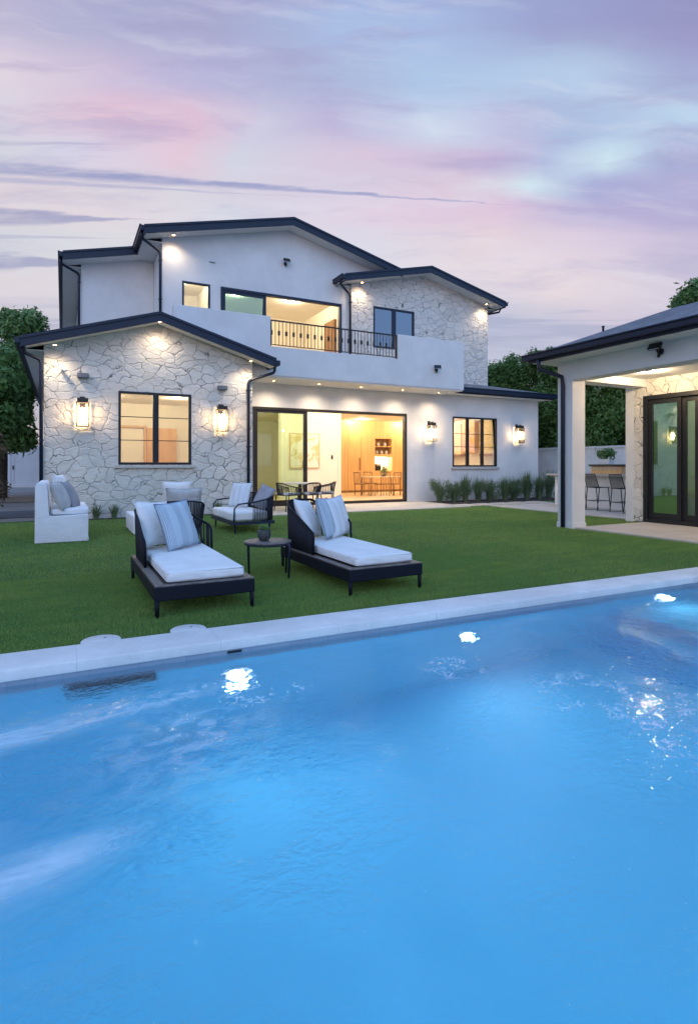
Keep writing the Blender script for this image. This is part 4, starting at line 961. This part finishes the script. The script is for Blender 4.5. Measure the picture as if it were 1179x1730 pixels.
# small house plants in the beds
for i,x in enumerate((.68,1.06,1.95,2.35,2.72,3.45,3.85)):
    clumpplant('strap_leaf_plant',x,13.88,.012,70,.36,.20,.018,'leafblue',['strap leaf clump beside the white sofa','strap leaf clump second from the white sofa','strap leaf clump under the left half of the stone window','strap leaf clump behind the rope armchair, its left side','strap leaf clump behind the rope armchair, its right side','strap leaf clump left of the stone wing downspout','strap leaf clump right beside the stone wing downspout'][i],'plant','strap leaf plants along the stone wall')
nm=['leftmost upright shrub, next to the sliding doors','second upright shrub from the sliding doors','third upright shrub, just left of the triple window','upright shrub under the left pane of the triple window','upright shrub under the middle pane of the triple window','upright shrub under the right pane of the triple window','upright shrub just right of the triple window','upright shrub under the corner lantern','upright shrub at the house corner','rightmost upright shrub, past the house corner']
for i in range(10):
    x=10.95+i*.545+random.uniform(-.06,.06); hh=random.uniform(.78,1.02)
    o=clumpplant('upright_shrub',x,14.85+random.uniform(-.1,.1),.012,random.randint(110,230),hh*random.uniform(.8,1.12),random.uniform(.26,.44),.018,'leafblue',nm[i],'shrub','upright shrubs under the kitchen window',.4)
    wv=random.uniform(.15,.32); lum=[(x+random.uniform(-wv,wv),14.85+random.uniform(-.15,.15),random.uniform(.10,hh*.75)) for k in range(12)]
    leaves(lum,[(.13,.13,.16)]*12,2200,.022,'leafblue',o,'foliage',shell=.2)

# ------------------------------------------------------------------ furniture
def pillow(w,h,th,m,name='pillow',n=14):
    g=MB(); uv=g.bm.loops.layers.uv.new('UVMap'); G={}
    for side in (1,-1):
        for i in range(n+1):
            for j in range(n+1):
                u=-1+2*i/n; v=-1+2*j/n
                if side==-1 and (i in(0,n) or j in(0,n)): G[(side,i,j)]=G[(1,i,j)]; continue
                f=((1-abs(u)**2.6)*(1-abs(v)**2.6))**.5
                k=1-.07*(1-abs(u)**2)*abs(v)**3; k2=1-.07*(1-abs(v)**2)*abs(u)**3
                wr=.006*math.sin(9*u+4*v)*f
                G[(side,i,j)]=g.bm.verts.new((u*w/2*k2,side*(th/2)*f+wr,v*h/2*k))
    for side in (1,-1):
        for i in range(n):
            for j in range(n):
                q=[G[(side,i,j)],G[(side,i+1,j)],G[(side,i+1,j+1)],G[(side,i,j+1)]]
                c=[(i/n,j/n),((i+1)/n,j/n),((i+1)/n,(j+1)/n),(i/n,(j+1)/n)]
                if side==1: q=q[::-1]; c=c[::-1]
                f=g.bm.faces.new(q); f.smooth=True
                for l,cc in zip(f.loops,c): l[uv].uv=cc
    o=g.build(name,m); 
    g=MB(); pts=[]
    for (i,j) in [(i,0) for i in range(n)]+[(n,j) for j in range(n)]+[(n-i,n) for i in range(n)]+[(0,n-j) for j in range(n)]:
        u=-1+2*i/n; v=-1+2*j/n; k=1-.07*(1-abs(u)**2)*abs(v)**3; k2=1-.07*(1-abs(v)**2)*abs(u)**3
        pts.append((u*w/2*k2,0,v*h/2*k))
    g.tube(pts,.005,6,closed=True); g.build('piping',m,o)
    return o
def put(o,loc,yaw,lean,roll,label,cat='pillow',group=None):
    """front (-Y side) of the pillow faces yaw; lean tips the top backwards"""
    o.matrix_basis=Matrix.Translation(loc)@Matrix.Rotation(yaw,4,'Z')@Matrix.Rotation(-lean,4,'X')@Matrix.Rotation(roll,4,'Y')
    return tag(o,label,cat,group)
def cushion(g,x0,x1,y0,y1,z0,z1): g.box(x0,x1,y0,y1,z0,z1)

def lounger():
    r=thing('sun_lounger','','sun lounger',(0,0,0),0,'dark framed loungers by the pool')
    W,L=.84,1.78    # x 0..W, y 0..L (foot at y=0)
    g=MB(); g.box(0,W,0,.09,.135,.25); g.box(0,W,L-.09,L,.135,.25); g.box(0,.09,.0901,L-.0901,.135,.25); g.box(W-.09,W,.0901,L-.0901,.135,.25)
    fr=g.build('frame','loungeframe',r,bevel=.008)
    g=MB(); g.box(.006,.084,.006,L-.006,.2505,.262); g.box(W-.084,W-.006,.006,L-.006,.2505,.262); g.box(.0845,W-.0845,.006,.084,.2505,.262); g.build('top_rail','teak',r,bevel=.003)
    g=MB()
    for k in range(15): y=.12+k*(L-.24)/14; g.box(.0905,W-.0905,y-.0535,y+.0535,.215,.235)
    g.build('slats','teak',r)
    for (x,y) in ((.022,.022),(W-.022,.022),(.022,L-.022),(W-.022,L-.022)):
        g=MB(); g.tube([(x,y,.15),(x,y,0)],[.021,.016],10); g.build('leg','loungeframe',r)
    g=MB(); g.box(.10,W-.075,.055,L-.10,.265,.362); g.build('mattress','cushion',r,bevel=.035,seg=5)
    g=MB(); z=.272
    for z in (.283,.345): g.tube([(.105,.06,z),(W-.08,.06,z),(W-.08,L-.105,z),(.105,L-.105,z)],.004,5,closed=True)
    g.build('piping','cushion',r)
    # rope back: high at the far end, sweeping down the left side
    top=[(.035,.90,.50),(.030,1.10,.58),(.025,1.38,.68),(.03,1.62,.76),(.08,1.74,.80),(.2,1.79,.82),(.42,1.80,.81),(.60,1.79,.72),(.72,1.75,.63),(.795,1.66,.585),(.805,1.54,.57),(.805,1.47,.53),(.805,1.45,.26)]
    bot=[(.045,.93,.26),(.045,1.10,.26),(.045,1.38,.26),(.045,1.62,.26),(.09,1.70,.26),(.2,1.72,.26),(.42,1.73,.26),(.60,1.72,.26),(.72,1.70,.26),(.795,1.62,.26),(.795,1.50,.26)]
    g=MB(); g.tube([(.045,.92,.25),(.040,.90,.44)]+top,.014,8); g.build('backrest_frame','loungeframe',r)
    g=MB()
    for k in range(10):
        nq=10 if k<5 else 3
        for q in range(nq):
            u=q/nq; a=Vector(top[k]).lerp(Vector(top[k+1]),u); b=Vector(bot[k]).lerp(Vector(bot[min(k+1,10)]),u)
            m_=(a+b)/2
            g.tube([b,m_,a],.0078,5)
    g.build('rope_back','rope',r)
    return r
L1=lounger(); L1.location=(.66,4.72,0); L1['label']='left dark lounger nearest the camera, with a pale mattress and two pillows'
L2=copy_tree(L1); L2.location=(2.40,4.66,0); L2.rotation_euler=(0,0,R(1)); L2['label']='right dark lounger beside the side table, its rope back visible'
tw=R(40)
put(pillow(.50,.50,.15,'cushion'),(.90,6.28,.62),R(42),R(22),R(4),'plain white pillow behind the striped one on the left lounger','pillow','pillows on the loungers')
put(pillow(.50,.52,.15,'stripe'),(1.09,6.10,.61),R(38),R(20),R(-3),'blue striped pillow at the front on the left lounger','pillow','pillows on the loungers')
put(pillow(.48,.48,.15,'cushion'),(2.66,6.27,.60),R(48),R(24),R(6),'plain white pillow at the left on the right lounger','pillow','pillows on the loungers')
put(pillow(.48,.50,.14,'stripe'),(2.84,6.11,.61),R(50),R(17),R(3),'blue striped pillow in the middle on the right lounger','pillow','pillows on the loungers')
put(pillow(.46,.50,.14,'stripe2'),(3.02,6.20,.61),R(30),R(17),R(-5),'paler finely striped pillow at the right on the right lounger','pillow','pillows on the loungers')

# side table
T=thing('side_table','small dark round side table between the two loungers','side table',(2.03,5.92,0))
g=MB(); g.lathe([(0,.388),(.255,.388),(.262,.392),(.262,.402),(.255,.406),(0,.406)],(0,0,0),48); g.build('tabletop','teak',T)
g=MB(); ring=arc(0,0,.378,.252,0,2*PI,40,'xy')[:-1]; g.tube(ring,.012,8,closed=True); g.build('apron_ring','trim',T)
for a in (R(-50),R(125),R(20)):
    cx,cy=math.cos(a),math.sin(a); g=MB(); g.tube([(cx*.20,cy*.20,.384),(cx*.255,cy*.255,.380),(cx*.272,cy*.272,.355),(cx*.272,cy*.272,.30),(cx*.262,cy*.262,0)],[.014,.017,.018,.016,.011],10); g.build('leg','trim',T)
pp=thing('potted_plant','small succulent in a charcoal bowl on the side table','potted plant',(1.99,5.93,.407))
g=MB(); g.lathe([(0,0),(.045,0),(.062,.02),(.075,.06),(.073,.10),(.066,.125),(.060,.125),(.062,.10),(0,.10)],(0,0,0),28); g.build('pot','pot',pp)
V=[]
for i in range(140):
    a=random.uniform(0,2*PI); e=random.uniform(.15,1.4); L=random.uniform(.04,.095); r0=random.uniform(0,.04); a0=random.uniform(0,2*PI)
    p=Vector((math.cos(a0)*r0,math.sin(a0)*r0,.105)); d=Vector((math.cos(a)*math.cos(e),math.sin(a)*math.cos(e),math.sin(e))); s=Vector((-math.sin(a),math.cos(a),0))*.010
    q=p+d*L*.6; V+=[tuple(p),tuple(q-s),tuple(p+d*L),tuple(q+s)]
V=np.array(V); npmesh('foliage',V,len(V)//4,4,'leafmid',pp)

# rope armchairs of the conversation set
def ropechair(label):
    r=thing('rope_armchair',label,'armchair',(0,0,0),0)
    W,D=.76,.72   # faces +y ; back at y=0
    path=[(-W/2,D*.92,.52),(-W/2-.01,D*.6,.56),(-W/2+.0,D*.3,.60),(-W/2+.06,D*.08,.655),(-W/4,-.01,.68),(0,-.03,.685),(W/4,-.01,.68),(W/2-.06,D*.08,.655),(W/2,D*.3,.60),(W/2+.01,D*.6,.56),(W/2,D*.92,.52)]
    low=[(-W/2+.05,D*.92,.26),(-W/2+.04,D*.6,.25),(-W/2+.05,D*.3,.25),(-W/2+.10,D*.10,.25),(-W/4,.05,.25),(0,.04,.25),(W/4,.05,.25),(W/2-.10,D*.10,.25),(W/2-.05,D*.3,.25),(W/2-.04,D*.6,.25),(W/2-.05,D*.92,.26)]
    g=MB(); g.tube([(-W/2+.05,D*.95,.26)]+path+[(W/2-.05,D*.95,.26)],.014,8); g.tube(low+[low[0]],.013,8); g.build('frame','trim',r)
    g=MB()
    for k in range(10):
        for q in range(5):
            u=q/5; a=Vector(path[k]).lerp(Vector(path[k+1]),u); b=Vector(low[k]).lerp(Vector(low[k+1]),u); g.tube([b,(a+b)/2,a],.0085,5)
    g.build('rope_back','rope',r)
    for (x,y,dx,dy) in ((-W/2+.09,D*.88,-.05,.06),(W/2-.09,D*.88,.05,.06),(-W/2+.10,D*.12,-.06,-.09),(W/2-.10,D*.12,.06,-.09)):
        g=MB(); g.tube([(x,y,.26),(x+dx,y+dy,0)],[.018,.012],8); g.build('leg','trim',r)
    g=MB(); g.box(-W/2+.08,W/2-.08,.10,D*.93,.265,.40); g.build('seat_cushion','cushion',r,bevel=.04,seg=4)
    return r
rc=ropechair('dark rope armchair seen from behind the left lounger, facing the house')
rc.location=(1.62,8.82,0); rc.rotation_euler=(0,0,R(-6))
put(pillow(.55,.46,.16,'beigepil'),(1.70,9.00,.66),R(174),R(14),0,'grey cushion leaning in the rope armchair','cushion')
put(pillow(.46,.44,.14,'cushion'),(1.63,9.22,.77),R(170),R(14),0,'upper pale cushion in the rope armchair','cushion')
# rope loveseat on the right, facing the sofa
r=thing('rope_loveseat','dark rope loveseat with pale seat pad in front of the sliding doors','loveseat',(3.0,10.5,0))
x0,x1,y0,y1=2.66,3.46,9.72,11.25
g=MB(); g.box(x0,x1,y0,y0+.05,.17,.23); g.box(x0,x1,y1-.05,y1,.17,.23); g.box(x0,x0+.05,y0+.051,y1-.051,.17,.23); g.box(x1-.05,x1,y0+.051,y1-.051,.17,.23)
top=[(x0+.12,y0,.54),(x0+.4,y0-.01,.57),(x1-.15,y0,.62),(x1+.02,y0+.12,.68),(x1+.05,y0+.5,.70),(x1+.05,y1-.5,.70),(x1+.02,y1-.12,.68),(x1-.15,y1,.62),(x0+.4,y1+.01,.57),(x0+.12,y1,.54)]
g.tube([(x0+.05,y0+.02,.22),(x0+.05,y0,.46)]+top+[(x0+.05,y1,.46),(x0+.05,y1-.02,.22)],.015,8); g.build('frame','trim',r,world=True)
low=[(x0+.12,y0+.03,.2),(x0+.4,y0+.02,.2),(x1-.12,y0+.02,.2),(x1-.02,y0+.08,.2),(x1-.02,y0+.5,.2),(x1-.02,y1-.5,.2),(x1-.02,y1-.08,.2),(x1-.12,y1-.02,.2),(x0+.4,y1-.02,.2),(x0+.12,y1-.03,.2)]
g=MB()
for k in range(1,8):
    for q in range(9): u=q/9; a=Vector(top[k]).lerp(Vector(top[k+1]),u); b=Vector(low[k]).lerp(Vector(low[k+1]),u); g.tube([b,(a+b)/2,a],.0075,5)
g.build('rope_back','rope',r,world=True)
for (x,y) in ((x0+.08,y0+.06),(x1-.08,y0+.06),(x0+.08,y1-.06),(x1-.08,y1-.06)):
    g=MB(); g.tube([(x,y,.18),(x,y,0)],[.022,.014],8); g.build('leg','trim',r,world=True)
g=MB(); g.box(x0+.01,x1-.1,y0+.06,y1-.06,.232,.40); g.build('seat_cushion','cushion',r,bevel=.045,seg=5,world=True)
put(pillow(.55,.50,.16,'stripe2'),(3.14,10.86,.65),R(-62),R(16),0,'pale striped pillow at the far end of the rope loveseat','pillow','pillows on the rope loveseat')
put(pillow(.46,.46,.14,'greypil'),(3.36,10.05,.64),R(-70),R(24),R(14),'grey pillow tilted in the near corner of the rope loveseat','pillow','pillows on the rope loveseat')
# white slipcovered sofa at left, seen from its end
s=thing('slipcovered_sofa','white slipcovered high back sofa at the left of the lawn','sofa',(0,10.8,0))
def prism(pts,y0,y1):
    g=MB(); g.poly([(x,y0,z) for x,z in pts],y1-y0,(0,1,0)); return g
g=prism([(-.39,.012),(.37,.012),(.375,.43),(.36,.445),(-.17,.43),(-.19,.44),(-.215,.93),(-.24,.965),(-.35,.96),(-.385,.92)],9.98,11.85)
g.build('cover','slip',s,bevel=.022,seg=4,world=True)
g=MB(); g.box(-.16,.385,10.05,11.78,.446,.54); g.build('seat_cushion','slip',s,bevel=.035,seg=4,world=True)
g=MB(); g.box(.372,.380,10.0,11.83,.02,.06); g.build('hem','slip',s,world=True)
put(pillow(.50,.50,.17,'beigepil'),(-.03,10.24,.74),R(75),R(22),R(0),'stone coloured pillow at the near end of the white sofa','pillow','pillows on the white sofa')
put(pillow(.50,.50,.15,'greypil'),(.12,10.62,.74),R(78),R(25),R(0),'grey pillow in the middle of the white sofa','pillow','pillows on the white sofa')
put(pillow(.55,.50,.17,'cushion'),(-.02,11.35,.83),R(75),R(14),R(0),'white pillow at the far end of the white sofa','pillow','pillows on the white sofa')
# low white coffee table
g=MB(); g.box(1.10,1.95,10.4,11.7,.02,.34); ct=tag(g.build('coffee_table','slip',bevel=.025,seg=4),'low white block coffee table between sofa and loveseat, mostly hidden','coffee table')

# dining chairs and table on the patio
def dchair():
    r=thing('patio_chair','','chair',(0,0,0),0,'dark rope chairs on the patio')
    W,D=.58,.52
    path=[(-W/2,D*.95,.60),(-W/2-.01,D*.6,.63),(-W/2+.02,D*.25,.67),(-W/4,.0,.73),(0,-.03,.74),(W/4,.0,.73),(W/2-.02,D*.25,.67),(W/2+.01,D*.6,.63),(W/2,D*.95,.60)]
    low=[(x*.86,max(y,.04)*.98,.42) for x,y,z in path]
    g=MB(); g.tube([(-W/2*.9,D,.42)]+path+[(W/2*.9,D,.42)],.016,8); g.tube(low,.014,8); g.build('frame','black',r)
    g=MB()
    for k in range(8):
        for q in range(4): u=q/4; a=Vector(path[k]).lerp(Vector(path[k+1]),u); b=Vector(low[k]).lerp(Vector(low[k+1]),u); g.tube([b,a],.008,5)
    g.build('rope_back','rope',r)
    for sx_,sy_ in ((-1,1),(1,1),(-1,0),(1,0)):
        g=MB(); x=sx_*(W/2-.06); y=D*.92 if sy_ else .07; g.tube([(x,y,.42),(x+sx_*.03,y+(.03 if sy_ else -.05),0)],[.016,.012],8); g.build('leg','black',r)
    g=MB(); g.box(-W/2+.05,W/2-.05,.04,D*.97,.42,.48); g.build('seat_cushion','beigepil',r,bevel=.02,seg=3); return r
d0=dchair()
for i,(x,y,rz,lb) in enumerate(((5.02,13.75,R(-75),'dark patio chair at the left of the patio table'),(5.95,13.55,R(8),'dark patio chair in front of the door stile'),(6.75,14.0,R(70),'dark patio chair at the right of the patio table'))):
    o=d0 if i==0 else copy_tree(d0); o.location=(x,y,.03); o.rotation_euler=(0,0,rz); o['label']=lb
o=thing('patio_table','pale round patio table among the dark chairs','table',(5.85,14.35,.03))
g=MB(); g.lathe([(0,.69),(.5,.69),(.51,.70),(.51,.715),(.5,.72),(0,.72)],(0,0,0),40); g.build('tabletop','sill',o); 
g=MB(); g.lathe([(.26,0),(.25,.02),(.05,.05),(.045,.68),(.16,.69)],(0,0,0),24); g.build('pedestal','bronze',o)

# ------------------------------------------------------------------ inside the great room
def inchair():
    r=thing('dining_chair','','chair',(0,0,0),0,'wooden dining chairs in the great room')
    for x in (-.2,.2):
        g=MB(); g.tube([(x,-.18,0),(x,-.18,.45),(x,-.24,.92)],.016,6); g.build('leg','brownwood',r); g=MB(); g.tube([(x,.2,0),(x,.2,.45)],.016,6); g.build('leg','brownwood',r)
    g=MB(); g.box(-.22,.22,-.2,.22,.44,.475); g.build('seat','brownwood',r)
    g=MB()
    for x in (-.12,-.04,.04,.12): g.tube([(x,-.185,.47),(x,-.235,.9)],.008,5)
    g.tube([(-.2,-.24,.91),(.2,-.24,.91)],.018,6); g.build('backrest','brownwood',r); return r
c0=inchair()
for i,(x,y,rz,lb) in enumerate(((10.5,19.35,R(-80),'wooden dining chair at the left end of the indoor table'),(11.1,18.75,R(5),'wooden dining chair in front of the indoor table'),(11.65,18.8,R(10),'wooden dining chair at the front right of the indoor table'),(11.3,20.05,R(180),'wooden dining chair behind the indoor table'))):
    o=c0 if i==0 else copy_tree(c0); o.location=(x,y,.03); o.rotation_euler=(0,0,rz); o['label']=lb
o=thing('dining_table','wooden dining table inside behind the open doors','table',(11.4,19.35,.03))
g=MB(); g.box(-.75,.75,-.42,.42,.71,.75); g.build('tabletop','floor',o,bevel=.005)
for x in (-.68,.68):
    for y in (-.36,.36): g=MB(); g.tube([(x,y,0),(x,y,.71)],.025,6); g.build('leg','brownwood',o)
o=thing('fruit_bowl','pale bowl with greenery on the indoor dining table','bowl',(11.5,19.3,.78))
g=MB(); g.lathe([(.05,0),(.10,.02),(.16,.07),(.155,.07),(0,.03)],(0,0,0),20); g.build('bowl','pot',o)
leaves([(11.5,19.3,1.0)],[(.16,.16,.16)],240,.04,'leafmid',o,'foliage',shell=.2)
# abstract painting and thermostat on the white wall
mt,t,b=mat('abstract_canvas'); oc=obj_co(t); n1=t.noise(oc,3.0,5,.6,.6); n2=t.noise(oc,2.1,4,.6,1.0)
c=t.mix(t.smooth(n1,.45,.6),(.84,.80,.72),(.70,.55,.28)); c=t.mix(t.smooth(n2,.60,.66),c,(.28,.22,.16)); t.l.new(c,b.inputs['Base Color']); M['canvas']=mt
o=thing('painting','large pale abstract painting on the white interior wall','painting',(7.75,18.59,1.7))
g=MB(); g.box(-.55,.55,-.04,-.005,-.55,.65); g.build('canvas','canvas',o); g=MB()
g.box(-.57,.57,-.045,0,-.575,-.5505); g.box(-.57,.57,-.045,0,.6505,.675); g.box(-.575,-.5505,-.045,0,-.55,.65); g.box(.5505,.575,-.045,0,-.55,.65); g.build('frame','oak',o)
g=MB(); g.box(8.82,8.88,18.575,18.599,1.45,1.60); tag(g.build('thermostat','black'),'small dark control panel on the white interior wall','control panel')
o=thing('pendant_lamp','slim glowing pendant lamp behind the tinted glass door','pendant lamp',(5.35,18.2,3.19))
g=MB(); g.tube([(0,0,0),(0,0,-.5)],.006,6); g.build('cord','black',o); g=MB(); g.tube([(0,0,-.5),(0,0,-.9)],.045,12); g.build('shade','down',o)
# rear windows of the hall: tall dark panes in pale casings
for k,x in enumerate((4.75,5.55,6.25)):
    g=MB(); g.box(x,x+.5,23.9,23.98,.3,2.75); w_=g.build('rear_window',M['whiteplaster'],H,world=True); g=MB(); g.box(x+.07,x+.43,23.88,23.899,.38,2.66); g.build('pane','glassmirror',w_,world=True)
o=thing('bedroom_chair','brown wooden chair inside the open upstairs door','chair',(6.9,17.9,4.22))
g=MB(); g.box(-.18,.18,-.18,.18,.42,.47); g.build('seat','brownwood',o); g=MB(); g.box(-.18,.18,.15,.19,.47,.98); g.build('backrest','brownwood',o)
for x in (-.16,.16):
    for y in (-.16,.16): g=MB(); g.tube([(x,y,0),(x,y,.42)],.015,6); g.build('leg','brownwood',o)
print('objects',len(bpy.data.objects))
